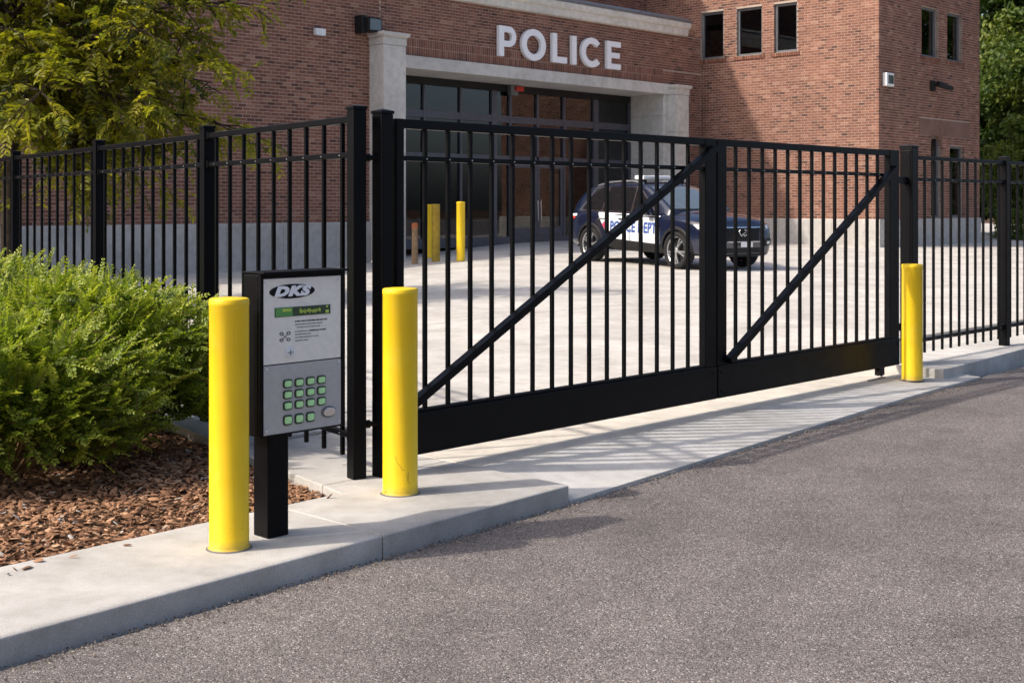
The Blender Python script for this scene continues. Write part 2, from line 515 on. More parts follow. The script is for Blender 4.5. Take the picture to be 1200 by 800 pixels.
def leaf_mesh(name, P, D, Nn, L, Wd, rnd, mat, fold=0.25, droop=0.15):
    # each leaf: six points, two folded quads
    D = unit(D); S = unit(np.cross(D, Nn)); U = np.cross(S, D)
    n = len(P); L = L.reshape(-1, 1); Wd = Wd.reshape(-1, 1)
    V = np.empty((n, 6, 3))
    V[:, 0] = P
    V[:, 1] = P + D * L * .32 + S * Wd * .5 + U * Wd * fold
    V[:, 2] = P + D * L * .70 + S * Wd * .42 + U * (Wd * fold - L * droop * .4)
    V[:, 3] = P + D * L - U * L * droop
    V[:, 4] = P + D * L * .70 - S * Wd * .42 + U * (Wd * fold - L * droop * .4)
    V[:, 5] = P + D * L * .32 - S * Wd * .5 + U * Wd * fold
    i = np.arange(n).reshape(-1, 1) * 6
    F = np.concatenate([i + np.array([[0, 1, 2, 3]]), i + np.array([[0, 3, 4, 5]])])
    return np_mesh(name, V.reshape(-1, 3), [F], mat, np.concatenate([rnd, rnd]))

def text_mesh(txt, size, offset=0.0, shear=0.0, extrude=0.0, spacing=1.0, mat='ink'):
    cu = bpy.data.curves.new('lettering', 'FONT')
    cu.body = txt; cu.size = size; cu.offset = offset; cu.shear = shear; cu.extrude = extrude
    cu.space_character = spacing
    cu.align_x = 'CENTER'; cu.align_y = 'CENTER'
    cu.resolution_u = 3
    o = bpy.data.objects.new('lettering', cu); COL.objects.link(o)
    bpy.context.view_layer.update()
    dg = bpy.context.evaluated_depsgraph_get()
    me = bpy.data.meshes.new_from_object(o.evaluated_get(dg))
    bpy.data.objects.remove(o); bpy.data.curves.remove(cu)
    me.materials.clear(); me.materials.append(M[mat])
    return me

# ------------------------------------------------------------------ clipping of slabs in (s, d)
def clip(poly, a, b, c):
    # keep a*s + b*d <= c
    out = []
    for i in range(len(poly)):
        p, q = poly[i], poly[(i + 1) % len(poly)]
        fp, fq = a * p[0] + b * p[1] - c, a * q[0] + b * q[1] - c
        if fp <= 0: out.append(p)
        if (fp < 0 < fq) or (fq < 0 < fp):
            t = fp / (fp - fq)
            out.append((p[0] + t * (q[0] - p[0]), p[1] + t * (q[1] - p[1])))
    return out

def area(p):
    return abs(sum(p[i][0] * p[(i + 1) % len(p)][1] - p[(i + 1) % len(p)][0] * p[i][1] for i in range(len(p)))) / 2

def slab_from(polys, zf, name, mat, parent, thick=0.12, bevel=0.0, front=None):
    bm = bmesh.new()
    for p in polys:
        if len(p) < 3 or area(p) < 1e-4: continue
        bm.faces.new([bm.verts.new(W(s, d, zf(s, d))) for s, d in p])
    bmesh.ops.remove_doubles(bm, verts=bm.verts[:], dist=0.0008)
    bmesh.ops.recalc_face_normals(bm, faces=bm.faces[:])
    for f in bm.faces:
        if f.normal.z < 0: f.normal_flip()
    ret = bmesh.ops.extrude_face_region(bm, geom=bm.faces[:])
    vs_ = [g for g in ret['geom'] if isinstance(g, bmesh.types.BMVert)]
    # the extruded copy becomes the top; push the original ring down
    top = set(vs_)
    for v in bm.verts:
        if v not in top: v.co.z -= thick
    bmesh.ops.recalc_face_normals(bm, faces=bm.faces[:])
    if front:
        lay = bm.edges.layers.float.new('bevel_weight_edge')
        for e in bm.edges:
            if all(v in top for v in e.verts):
                ds = [((v.co.x - OX) * EX + (v.co.y - OY) * EY, (v.co.x - OX) * MX + (v.co.y - OY) * MY) for v in e.verts]
                e[lay] = 1.0 if all(abs(d - front(s)) < .01 for s, d in ds) else .16
    me = bpy.data.meshes.new(name); bm.to_mesh(me); bm.free()
    me.materials.append(M[mat])
    o = bpy.data.objects.new(name, me); link(o, parent)
    if front:
        md = o.modifiers.new('bevel', 'BEVEL'); md.width = bevel; md.segments = 4; md.limit_method = 'WEIGHT'
    elif bevel:
        md = o.modifiers.new('bevel', 'BEVEL'); md.width = bevel; md.segments = 4; md.limit_method = 'ANGLE'; md.angle_limit = R(50)
    return o

# ------------------------------------------------------------------ the ground
g = MB(); g.quad((-400, -400, -.45), (400, -400, -.45), (400, 400, -.45), (-400, 400, -.45))
tag(g.build('ground', 'dirt'), kind='structure')

def d_front(s):
    return -1.04 + (s + 2.6) * 0.057 if s < 6.3 else -0.533

def asph_z(s):
    return -0.095 + 0.065 * min(1, max(0, (s - .5) / 4.5))

road = MB()
ss = [-90, -40, -20, -12] + [-8 + .5 * i for i in range(0, 45)] + [16, 22, 40, 90]
for a, b in zip(ss[:-1], ss[1:]):
    da, db = (max(d_front(a), -1.4) if a < 5.7 else -.45), (max(d_front(b), -1.4) if b < 5.7 else -.45)
    if 5.6 < a < 6.3: da = d_front(a)
    if 5.6 < b < 6.3: db = d_front(b)
    rows = [(-.010, -.014), (-.04, -.003), (-.35, 0.0), (-3.0, 0.0), (-90, 0.0)]
    for (o0, h0), (o1, h1) in zip(rows[:-1], rows[1:]):
        road.quad(W(a, da + o0, asph_z(a) + h0), W(b, db + o0, asph_z(b) + h0), W(b, db + o1, asph_z(b) + h1), W(a, da + o1, asph_z(a) + h1))
tag(road.build('asphalt_road', 'asphalt', smooth=60), kind='structure')

# bed edge runs parallel to the left fence: s = BS + BK * (d - BD)
BS, BD, BK = -0.43, -0.157, 0.2057
def bed_s(d): return BS + BK * (d - BD)

# kerb walk
kerb = empty('kerb_walk', kind='structure')
flat = lambda s, d: 0.0
cuts = [-14, -8.6, -4.9, -0.83]
for a, b in zip(cuts[:-1], cuts[1:]):
    a2, b2 = a + .004, b - .004
    inner = lambda s: -0.157 - 0.033 * (BS - s)
    slab_from([[(a2, d_front(a2)), (b2, d_front(b2)), (b2, max(inner(b2), d_front(b2) + .5)), (a2, max(inner(a2), d_front(a2) + .5))]], flat, 'concrete_slab', 'kerb', kerb, 0.3, 0.03, front=d_front)
a2, b2 = -0.826, 0.5
slab_from([[(a2, d_front(a2)), (b2, d_front(b2)), (b2, .045), (bed_s(.045), .045), (BS, BD), (a2, BD - .013)]], flat, 'concrete_slab', 'kerb', kerb, 0.3, 0.03, front=d_front)
# fence-side strip behind it
slab_from([[(bed_s(.053), .053), (.5, .053), (.5, 1.25), (bed_s(1.25), 1.25)]], flat, 'concrete_slab', 'kerb', kerb, 0.3, 0.006)

# driveway apron in front of the gate and the paler strip under it
apron = empty('driveway_apron', kind='structure')
def apron_z(s, d):
    f = min(1, max(0, (d - d_front(s)) / (-.2 - d_front(s))))
    return (asph_z(s) + .012) * (1 - f)
polys = []
sv = [.508 + i * (6.22 - .508) / 12 for i in range(13)]
for a, b in zip(sv[:-1], sv[1:]):
    fr = [0, .5, 1]
    for t0, t1 in zip(fr[:-1], fr[1:]):
        q = lambda s, t: (s, d_front(s) + t * (-.205 - d_front(s)))
        polys.append([q(a, t0), q(b, t0), q(b, t1), q(a, t1)])
slab_from(polys, apron_z, 'concrete_slab', 'apron', apron, 0.2, 0.004)
slab_from([[(.508, -.197), (3.05, -.197), (3.05, 1.25), (.508, 1.25)]], flat, 'concrete_slab', 'drive', apron, 0.2, 0.004)
slab_from([[(3.058, -.197), (5.77, -.197), (5.77, 1.25), (3.058, 1.25)]], flat, 'concrete_slab', 'drive', apron, 0.2, 0.004)

# raised walk on the right
rw = empty('raised_walk', kind='structure')
rwf = lambda s: -.41 + .1 * min(2.4, s - 5.78)
cuts = [5.78, 8.9, 12.2, 15.6, 22, 30]
for a, b in zip(cuts[:-1], cuts[1:]):
    a += .004; b -= .004
    slab_from([[(a, rwf(a)), (b, rwf(b)), (b, .42), (a, .42)]], lambda s, d: .072, 'concrete_slab', 'apron', rw, 0.25, 0.014, front=rwf)

# parking lot of concrete slabs
lot = empty('parking_lot', kind='structure')
CELL = 4.4
for i in range(-3, 14):
    for j in range(0, 7):
        s0, d0 = .508 + i * CELL, 1.258 + j * CELL
        polys = []
        nn = 3
        st = (CELL - .016) / nn
        for u in range(nn):
            for w in range(nn):
                p = [(s0 + u * st, d0 + w * st), (s0 + (u + 1) * st, d0 + w * st), (s0 + (u + 1) * st, d0 + (w + 1) * st), (s0 + u * st, d0 + (w + 1) * st)]
                # right of the bed edge: BK*d - s <= BK*BD - BS
                p = clip(p, -1, BK, BK * BD - BS)
                if s0 > 5.6 and j == 0: p = clip(p, 0, 1, 1e9)
                if len(p) >= 3 and area(p) > 1e-3: polys.append(p)
        if polys: slab_from(polys, lot_z, 'concrete_slab', 'lot', lot, 0.15)
for i in range(0, 6):
    a = 5.79 + i * 4.4; b = a + 4.392
    slab_from([[(a, .428), (b, .428), (b, 1.25), (a, 1.25)]], lambda s, d: 0.0, 'concrete_slab', 'lot', lot, 0.15)
# packed base that shows in the joints
bs = MB()
for i in range(0, 24):
    for j in range(0, 12):
        q = [(s_, d_) for s_, d_ in ((-1 + i * 2.6, .06 + j * 2.7), (-1 + (i + 1) * 2.6, .06 + j * 2.7), (-1 + (i + 1) * 2.6, .06 + (j + 1) * 2.7), (-1 + i * 2.6, .06 + (j + 1) * 2.7))]
        q = clip(q, -1, BK, BK * BD - BS)
        if len(q) >= 3 and area(q) > .01: bs.add([W(s_, d_, lot_z(s_, d_) - .035) for s_, d_ in q], [tuple(range(len(q)))])
bs.build('joint_base', 'dirt', lot)

# mulch bed
def bed_z(x, y):
    s = (x - OX) * EX + (y - OY) * EY; d = (x - OX) * MX + (y - OY) * MY
    edge = min(bed_s(d) - s, d + .20)
    return -.055 + .06 * smooth01(edge / .7) + .012 * math.sin(3.1 * x + 1.7 * y) * smooth01(edge / .3)
bed = MB()
gs = .16
for i in range(0, 62):
    for j in range(0, 75):
        s0, d0 = -9.5 + i * gs, -.46 + j * gs
        q = clip([(s0, d0), (s0 + gs, d0), (s0 + gs, d0 + gs), (s0, d0 + gs)], 1, -BK, BS - BK * BD + .0)
        if len(q) >= 3 and area(q) > 1e-4:
            pts = [W(a, b) for a, b in q]
            bed.add([(p.x, p.y, bed_z(p.x, p.y)) for p in pts], [tuple(range(len(pts)))])
tag(bed.build('planting_bed', 'dirt', smooth=60), kind='structure')

# bark chips
def make_chips(n):
    X = []
    while len(X) < n:
        x = random.uniform(-4.3, -.6); y = random.uniform(4.6, 9.2)
        s = (x - OX) * EX + (y - OY) * EY; d = (x - OX) * MX + (y - OY) * MY
        if s < bed_s(d) - .012 and d > -.19 - .033 * (BS - s) + .015 and (y < 8.0 or x < -1.2): X.append((x, y, bed_z(x, y)))
    for q in range(14):          # strays on the kerb beside the bed
        s = random.uniform(-3.6, -.5); o_ = -.19 - .033 * (BS - s) - abs(random.gauss(0, .06)) - .01
        w_ = W(s, o_, .006); X[q] = (w_.x, w_.y, .002)
    X = np.array(X)
    X[14:, 2] += rng.uniform(-.004, .022, n - 14)
    X[:14, 2] += .004
    a = rng.uniform(0, 2 * np.pi, n); tilt = rng.normal(0, .34, n)
    D = np.stack([np.cos(a), np.sin(a), tilt], 1); D = unit(D)
    Up = unit(np.stack([rng.normal(0, .3, n), rng.normal(0, .3, n), np.ones(n)], 1))
    S = unit(np.cross(D, Up)); U = np.cross(S, D)
    L = (rng.gamma(3.0, .0095, n) + .008).clip(.01, .07).reshape(-1, 1); w = L * rng.uniform(.22, .55, n).reshape(-1, 1); h = rng.uniform(.0025, .006, n).reshape(-1, 1)
    V = np.empty((n, 8, 3))
    V[:, 0] = X - D * L * .5
    V[:, 1] = X - D * L * .12 + S * w * .5
    V[:, 2] = X + D * L * .30 + S * w * .42
    V[:, 3] = X + D * L * .5
    V[:, 4] = X + D * L * .22 - S * w * .5
    V[:, 5] = X - D * L * .30 - S * w * .40
    V[:, 6] = X + D * L * .15 + U * h
    V[:, 7] = X - D * L * .2 + U * h
    i = np.arange(n).reshape(-1, 1) * 8
    T = [(0, 1, 7), (1, 2, 6), (2, 3, 6), (3, 4, 6), (4, 5, 7), (5, 0, 7), (1, 6, 7), (4, 7, 6)]
    F = np.concatenate([i + np.array([t]) for t in T])
    r = np.clip(rng.beta(2.2, 2.6, n), 0, 1); r[rng.random(n) < .018] = 1.0
    pass
    o = bpy.data.objects.new('bark_mulch', np_mesh('bark_mulch', V.reshape(-1, 3), [F], 'chip', np.tile(r, len(T))))
    link(o)
    tag(o, 'reddish brown bark chips covering the planting bed', 'mulch', kind='stuff')
make_chips(34000)

def grit(n):
    s = rng.uniform(-5, 6.2, n); off = rng.exponential(.05, n)
    k = rng.random(n) < .25
    P = np.array([list(W(a, d_front(a) - .02 - o, asph_z(a) + .002)) for a, o in zip(s, off)])
    sz = rng.uniform(.003, .009, n).reshape(-1, 1)
    base = np.array([[1, 0, 0], [-.5, .87, 0], [-.5, -.87, 0], [.1, 0, .8]])
    V = P[:, None, :] + (base[None] * rng.uniform(.5, 1.2, (n, 4, 1))) * sz[:, None, :]
    a = rng.uniform(0, 6.28, n)
    dx, dy = (V - P[:, None])[..., 0].copy(), (V - P[:, None])[..., 1].copy()
    V[..., 0] = P[:, None, 0] + dx * np.cos(a)[:, None] - dy * np.sin(a)[:, None]; V[..., 1] = P[:, None, 1] + dx * np.sin(a)[:, None] + dy * np.cos(a)[:, None]
    i = np.arange(n).reshape(-1, 1) * 4
    F = np.concatenate([i + np.array([q]) for q in ((0, 1, 3), (1, 2, 3), (2, 0, 3))])
    o = bpy.data.objects.new('road_grit', np_mesh('road_grit', V.reshape(-1, 3), [F], 'gritmat', np.tile(rng.random(n), 3)))
    link(o); tag(o, 'fine dark grit and crumbs gathered along the foot of the kerb', 'grit', kind='stuff')
grit(2600)

# ------------------------------------------------------------------ the police station
bld = empty('police_station', W(0, 0, 0), ANG, 'red brick two storey station with recessed glass entrance and projecting wing', 'building')
FD = 18.6      # facade plane
GD = 19.9      # glass plane
SW = 29.1      # wing's side wall
WD = 12.5      # wing's front
BL, BH, BJ = .203, .062, .015

brick_variants = []
for k in range(12):
    brick_variants.append(MB().box(-BL / 2, BL / 2, 0, .09, -BH / 2, BH / 2, rnd=(k + .5) / 12).mesh('brick', 'brick'))

BRK = MB()
def rnd_brick():
    r = random.random()
    if r < .07: return random.uniform(0, .12)
    if r > .93: return random.uniform(.85, 1)
    return min(1, max(0, random.gauss(.5, .15)))

def brick_field(u0, u1, z0, z1, place, holes=(), pick=None, depth=.09):
    """running-bond courses; place(u, v, z) -> local point, v = distance behind the face"""
    rows = int((z1 - z0) / (BH + BJ))
    for r in range(rows):
        za = z0 + r * (BH + BJ) + BJ; zb = za + BH
        u = u0 + (-.5 * (BL + BJ) if r % 2 else 0)
        while u < u1:
            a, b = max(u, u0), min(u + BL, u1)
            u += BL + BJ
            segs = [(a, b)]
            for (h0, h1, g0, g1) in holes:
                if zb <= g0 + .01 or za >= g1 - .01: continue
                ns = []
                for p, q in segs:
                    if q <= h0 or p >= h1: ns.append((p, q)); continue
                    if p < h0: ns.append((p, h0))
                    if q > h1: ns.append((h1, q))
                segs = ns
            for p, q in segs:
                if q - p < .03: continue
                j = random.uniform(-.0015, .0015)
                if pick and q - p > BL - .002 and pick(p, za):
                    o = bpy.data.objects.new('brick', random.choice(brick_variants))
                    link(o, bld); o.location = place((p + q) / 2, j, (za + zb) / 2)
                    continue
                vs = [place(*c) for c in ((p, j, za), (q, j, za), (q, depth, za), (p, depth, za), (p, j, zb), (q, j, zb), (q, depth, zb), (p, depth, zb))]
                BRK.add(vs, [(4, 5, 6, 7), (0, 3, 2, 1), (0, 1, 5, 4), (1, 2, 6, 5), (3, 0, 4, 7)], rnd_brick())

def backing(mb, u0, u1, z0, z1, place, holes=(), rec=.005, reveal=.16):
    us = sorted({u0, u1} | {h for H in holes for h in H[:2] if u0 < h < u1})
    zs = sorted({z0, z1} | {h for H in holes for h in H[2:] if z0 < h < z1})
    for a, b in zip(us[:-1], us[1:]):
        for c, d in zip(zs[:-1], zs[1:]):
            mu, mz = (a + b) / 2, (c + d) / 2
            if any(h[0] < mu < h[1] and h[2] < mz < h[3] for h in holes): continue
            mb.quad(place(a, rec, c), place(b, rec, c), place(b, rec, d), place(a, rec, d))
    for a, b, c, d in holes:
        mb.quad(place(a, rec, c), place(a, reveal, c), place(a, reveal, d), place(a, rec, d))
        mb.quad(place(b, rec, c), place(b, rec, d), place(b, reveal, d), place(b, reveal, c))
        mb.quad(place(a, rec, c), place(b, rec, c), place(b, reveal, c), place(a, reveal, c))
        mb.quad(place(a, rec, d), place(a, reveal, d), place(b, reveal, d), place(b, rec, d))

pf = lambda u, v, z: (u, FD + v, z)                  # facade
pw = lambda u, v, z: (SW + v, u, z)                  # wing side wall, u = d
pr = lambda u, v, z: (u, WD + v, z)                  # wing front
pu = lambda u, v, z: (u, 20.73 + v, z)               # upper set-back wall
PL = 1.04                                            # plinth top

wall = MB()
# facade: left part, over the entrance, short piece on the right
open_hole = [(16.3, 27.16, -1.0, 5.12)]
backing(wall, -6, SW, PL, 6.66, pf, [(16.3, 27.16, PL - .001, 5.12)], reveal=.06)
brick_field(-2, 15.9, PL, 6.66, pf, pick=lambda u, z: 11.6 < u < 15.0 and 3.15 < z < 4.62)
brick_field(15.9 + BJ, SW - .02, 5.552, 6.66, pf)
brick_field(27.16, SW - .02, PL, 5.565, pf)
# soldier course above the lintel
u = 15.92
while u < 27.1:
    j = random.uniform(-.002, .004)
    for (z0_, z1_) in ((5.13, 5.335), (5.347, 5.552)):
        BRK.add([pf(*c) for c in ((u, j, z0_), (u + BH, j, z0_), (u + BH, .09, z0_), (u, .09, z0_), (u, j, z1_), (u + BH, j, z1_), (u + BH, .09, z1_), (u, .09, z1_))],
                [(4, 5, 6, 7), (0, 3, 2, 1), (0, 1, 5, 4), (1, 2, 6, 5), (3, 0, 4, 7)], rnd_brick() * .85)
    u += BH + BJ
# upper set-back block
backing(wall, 13, SW, 6.9, 12.3, pu)
brick_field(20, SW - .02, 6.95, 9.7, pu)
# wing
wside = [(17.74, 18.60, 6.0, 7.46), (16.35, 17.27, 6.0, 7.46), (15.14, 15.93, 6.0, 7.46)]
wfront = [(31.71, 32.83, 5.87, 7.36), (33.40, 34.47, 5.87, 7.36), (32.32, 33.05, PL + .02, 3.52), (33.58, 34.60, PL + .02, 3.26)]
SE = 35.71
backing(wall, WD + .012, 24.5, PL, 9.4, pw, wside, reveal=.2)
backing(wall, SW + .012, SE, PL, 9.4, pr, wfront + [(31.55, 35.0, 3.52, 4.02)], reveal=.2)
wall.quad((SE, WD + .012, 0), (SE, 24.5, 0), (SE, 24.5, 9.4), (SE, WD + .012, 9.4))
wall.quad((SW + .02, WD + .02, 9.38), (SE, WD + .02, 9.38), (SE, 24.5, 9.38), (SW + .02, 24.5, 9.38))
wall.quad((13, 20.75, 12.28), (SW + .012, 20.75, 12.28), (SW + .012, 40, 12.28), (13, 40, 12.28))
wall.quad((SW + .011, 20.75, 9.3), (SW + .011, 40, 9.3), (SW + .011, 40, 12.28), (SW + .011, 20.75, 12.28))
wall.quad((-6, FD + .02, 6.67), (SW + .01, FD + .02, 6.67), (SW + .01, 20.74, 6.9), (-6, 20.74, 6.9))
wall.quad((-6, FD + .02, 0), (-6, 40, 0), (-6, 40, 6.66), (-6, FD + .02, 6.66))
wall.quad((13, 20.75, 6.7), (13, 40, 6.7), (13, 40, 12.28), (13, 20.75, 12.28))
wall.quad((SE, 24.5, 0), (SW, 24.5, 0), (SW, 24.5, 9.4), (SE, 24.5, 9.4))
wall.quad((SW, 40, 0), (-6, 40, 0), (-6, 40, 12.2), (SW, 40, 12.2))
wall.build('wall', 'mortar', bld)
brick_field(WD, 22, PL, 9.4, pw, wside)
brick_field(SW + .09 + BJ, SE, PL, 9.4, pr, wfront + [(31.55, 35.0, 3.52, 4.02)])
bo = BRK.build('brickwork', 'brick', bld)
tag(bo, kind='stuff')
boxpart('rendered_patch', 'render', bld, 31.556, 34.994, WD - .004, WD + .1, 3.524, 4.016)

# plinth of concrete panels
def plinth_run(u0, u1, place, step, zb, seg=.004):
    u = u0
    while u < u1 - .05:
        e = min(u + step, u1)
        a, b = u + seg, e - seg
        m = MB()
        vs = [place(*c) for c in ((a, -.06, zb), (b, -.06, zb), (b, .1, zb), (a, .1, zb), (a, -.06, PL - .03), (b, -.06, PL - .03), (b, .1, PL - .03), (a, .1, PL - .03),
                                  (a, -.035, PL), (b, -.035, PL), (b, .1, PL), (a, .1, PL))]
        m.add(vs, [(0, 3, 2, 1), (0, 1, 5, 4), (1, 2, 6, 5), (2, 3, 7, 6), (3, 0, 4, 7), (4, 5, 9, 8), (5, 6, 10, 9), (6, 7, 11, 10), (7, 4, 8, 11), (8, 9, 10, 11)])
        m.build('plinth_panel', 'plinth', bld)
        u = e
plinth_run(-5, 15.56, pf, 1.5, -.05)
plinth_run(27.95, SW - .06, pf, 1.5, .1)
plinth_run(WD - .06, FD - .06, pw, 1.53, .0)
plinth_run(SW, SE, pr, 1.65, .0)

# cornice with metal cap
cm = MB(); prof = [(0, 6.64), (-.10, 6.66), (-.13, 6.74), (-.13, 6.84), (-.20, 6.88), (-.23, 6.96), (-.23, 7.04), (0.4, 7.04), (0.4, 6.64)]
cm.prism([(FD + a, b) for a, b in prof], -5.5, 28.28, axis='x')
# axis x puts (h, a, b): (s, d, z)
cm.build('cornice', 'cornice', bld)
cp = MB(); cp.prism([(FD - .25, 7.043), (FD - .25, 7.10), (FD - .02, 7.22), (FD + .5, 7.22), (FD + .5, 7.043)], -5.52, 28.30, axis='x')
cp.build('cornice_cap', 'roofcap', bld)

# stone columns, lintel, jambs
def stone_column(s0, s1, d0, z0, ztop, rows):
    h = (ztop - .30 - z0) / rows
    for i in range(rows):
        boxpart('stone_block', 'stone', bld, s0, s1, d0, FD + .12, z0 + i * h + .003, z0 + (i + 1) * h - .003, bevel=.008)
    # necking and cap
    boxpart('column_neck', 'stone', bld, s0 - .015, s1 + .015, d0 - .015, FD + .125, ztop - .298, ztop - .13, bevel=.01)
    m = MB()
    a = [(s0 - .015, d0 - .015), (s1 + .015, d0 - .015), (s1 + .015, FD + .12), (s0 - .015, FD + .12)]
    b = [(s0 - .075, d0 - .075), (s1 + .075, d0 - .075), (s1 + .075, FD + .12), (s0 - .075, FD + .12)]
    vs = [(x, y, ztop - .128) for x, y in a] + [(x, y, ztop - .075) for x, y in b] + [(x, y, ztop) for x, y in b]
    m.add(vs, [(0, 3, 2, 1), (8, 9, 10, 11)] + [(i + k * 4, (i + 1) % 4 + k * 4, (i + 1) % 4 + 4 + k * 4, i + 4 + k * 4) for k in range(2) for i in range(4)])
    m.build('column_cap', 'stone', bld, bevel=.008)
stone_column(15.56, 16.26, 18.08, .1, 5.55, 2)
stone_column(27.30, 27.92, 18.20, .3, 5.08, 4)
boxpart('lintel', 'stone', bld, 16.28, 27.60, FD - .10, GD + .05, 4.80, 5.115, bevel=.012)
for i in range(7):
    z0_ = .3 + i * .643
    boxpart('stone_block', 'stone', bld, 27.14, 27.29, FD - .02, GD - .06, z0_ + .003, min(4.797, z0_ + .640), bevel=.006)
    boxpart('stone_block', 'stone', bld, 16.27, 16.50, FD + .14, GD - .06, z0_ + .003, min(4.797, z0_ + .640), bevel=.006)

# storefront
G0, G1 = 16.52, 27.13
ZB, ZT = .30, 4.795
boxpart('storefront_header', 'blackmatte', bld, G0, G1, GD - .05, GD + .10, 4.60, ZT)
boxpart('storefront_sill', 'frame', bld, G0, G1, GD - .06, GD + .10, ZB, .56)
mull = [(16.52, .06), (17.35, .06), (18.49, .07), (19.83, .07), (21.11, .20), (21.76, .09), (22.89, .09), (24.04, .09), (25.48, .22), (27.10, .06)]
for s_, w_ in mull:
    if s_ == 22.89:
        boxpart('mullion', 'frame', bld, s_ - w_ / 2, s_ + w_ / 2, GD - .05, GD + .08, 2.83, 4.598)
    else:
        boxpart('mullion', 'frame', bld, s_ - w_ / 2, s_ + w_ / 2, GD - .05, GD + .08, .562, 4.598)
for (z0_, z1_) in ((3.74, 3.93), (2.62, 2.82)):
    for (a, wa), (b, wb) in zip(mull[:-1], mull[1:]):
        boxpart('transom', 'frame', bld, a + wa / 2 + .002, b - wb / 2 - .002, GD - .045, GD + .07, z0_, z1_)
for k, ((a, wa), (b, wb)) in enumerate(zip(mull[:-1], mull[1:])):
    for (z0_, z1_) in ((.562, 2.618), (2.822, 3.738), (3.932, 4.598)):
        if z0_ < 1 and k in (5, 6): continue
        boxpart('glass_pane', 'glass', bld, a + wa / 2 + .001, b - wb / 2 - .001, GD + .01, GD + .02, z0_, z1_)
for k, (a, b, hs) in enumerate(((21.81, 22.885, 1), (22.895, 23.99, 0))):
    dr = empty('door', (0, 0, 0)); dr.parent = bld
    zt = 2.616
    for x0, x1, z0_, z1_ in ((a, a + .10, .562, zt), (b - .10, b, .562, zt), (a + .10, b - .10, .562, .80), (a + .10, b - .10, zt - .12, zt)):
        boxpart('door_frame', 'frame', dr, x0, x1, GD - .03, GD + .05, z0_, z1_)
    boxpart('door_glass', 'glass', dr, a + .101, b - .101, GD + .005, GD + .015, .801, zt - .121)
    hx = b - .06 if hs else a + .06
    MB().tube([(hx, GD - .04, .98), (hx, GD - .11, 1.0), (hx, GD - .11, 1.58), (hx, GD - .04, 1.60)], .016, 8).build('handle', 'chrome', dr, smooth=50)
    boxpart('push_bar', 'chrome', dr, a + .1, b - .1, GD + .05, GD + .09, 1.50, 1.54)
# the lobby behind the glass
lob = MB()
lob.quad((16.5, GD + .1, .28), (27.2, GD + .1, .28), (27.2, 26, .28), (16.5, 26, .28))
lob.quad((16.5, 26, .28), (27.2, 26, .28), (27.2, 26, 4.8), (16.5, 26, 4.8))
lob.quad((16.5, GD + .1, .28), (16.5, 26, .28), (16.5, 26, 4.8), (16.5, GD + .1, 4.8))
lob.quad((27.2, GD + .1, .28), (27.2, 26, .28), (27.2, 26, 4.8), (27.2, GD + .1, 4.8))
lob.quad((16.5, GD + .1, 4.8), (27.2, GD + .1, 4.8), (27.2, 26, 4.8), (16.5, 26, 4.8))
lob.build('lobby', 'room', bld)
boxpart('lobby_desk', 'room', bld, 18.2, 20.6, 23.0, 23.8, .282, 1.35)

# windows of the wing
def window(place, a, b, z0, z1, split=False, rev=.13, arch=False, fm='winframe'):
    def bx(name, mat, u0, u1, v0, v1, c, d, par):
        m = MB()
        vs = [place(*q) for q in ((u0, v0, c), (u1, v0, c), (u1, v1, c), (u0, v1, c), (u0, v0, d), (u1, v0, d), (u1, v1, d), (u0, v1, d))]
        m.add(vs, [(0, 3, 2, 1), (4, 5, 6, 7), (0, 1, 5, 4), (1, 2, 6, 5), (2, 3, 7, 6), (3, 0, 4, 7)])
        return m.build(name, mat, par)
    wroot = bx('window', 'roomdark', a, b, .22, .24, z0, z1, bld)
    t = .07
    for (u0, u1, c, d) in ((a, a + t, z0, z1), (b - t, b, z0, z1), (a + t, b - t, z0, z0 + t), (a + t, b - t, z1 - t, z1)):
        bx('frame', fm, u0 + .001, u1 - .001, rev - .05, rev + .03, c + .001, d - .001, wroot)
    bx('pane', 'wglass', a + t, b - t, rev, rev + .01, z0 + t, z1 - t, wroot)
    if arch:
        n = 10; mid = (a + b) / 2; rr = (b - a) / 2; h = .30
        arc = [(mid - rr * math.cos(math.pi * i / n), z1 - h + h * math.sin(math.pi * i / n)) for i in range(n + 1)]
        m = MB()
        for i in range(n):
            p, q = arc[i], arc[i + 1]
            for v in (.02,):
                m.quad(place(p[0], v, p[1]), place(q[0], v, q[1]), place(q[0], v, z1), place(p[0], v, z1))
            m.quad(place(p[0], .02, p[1]), place(q[0], .02, q[1]), place(q[0], .14, q[1]), place(p[0], .14, p[1]))
        m.build('arch_spandrel', 'render', wroot)
    # rowlock sill of bricks on edge
    u = a - .08
    sm = MB()
    while u < b + .08:
        e = min(u + BH, b + .08)
        vs = [place(*q) for q in ((u, -.035, z0 - .115), (e, -.035, z0 - .115), (e, .18, z0 - .10), (u, .18, z0 - .10), (u, -.035, z0 - .012), (e, -.035, z0 - .012), (e, .18, z0 + .004), (u, .18, z0 + .004))]
        sm.add(vs, [(0, 3, 2, 1), (4, 5, 6, 7), (0, 1, 5, 4), (1, 2, 6, 5), (2, 3, 7, 6), (3, 0, 4, 7)], rnd_brick())
        u += BH + BJ
    sm.build('brick_sill', 'brick', wroot)
for (a, b, z0_, z1_) in wside: window(pw, a, b, z0_, z1_)
for k, (a, b, z0_, z1_) in enumerate(wfront): window(pr, a, b, z0_, z1_, arch=(k == 2), rev=.16, fm='winframe')

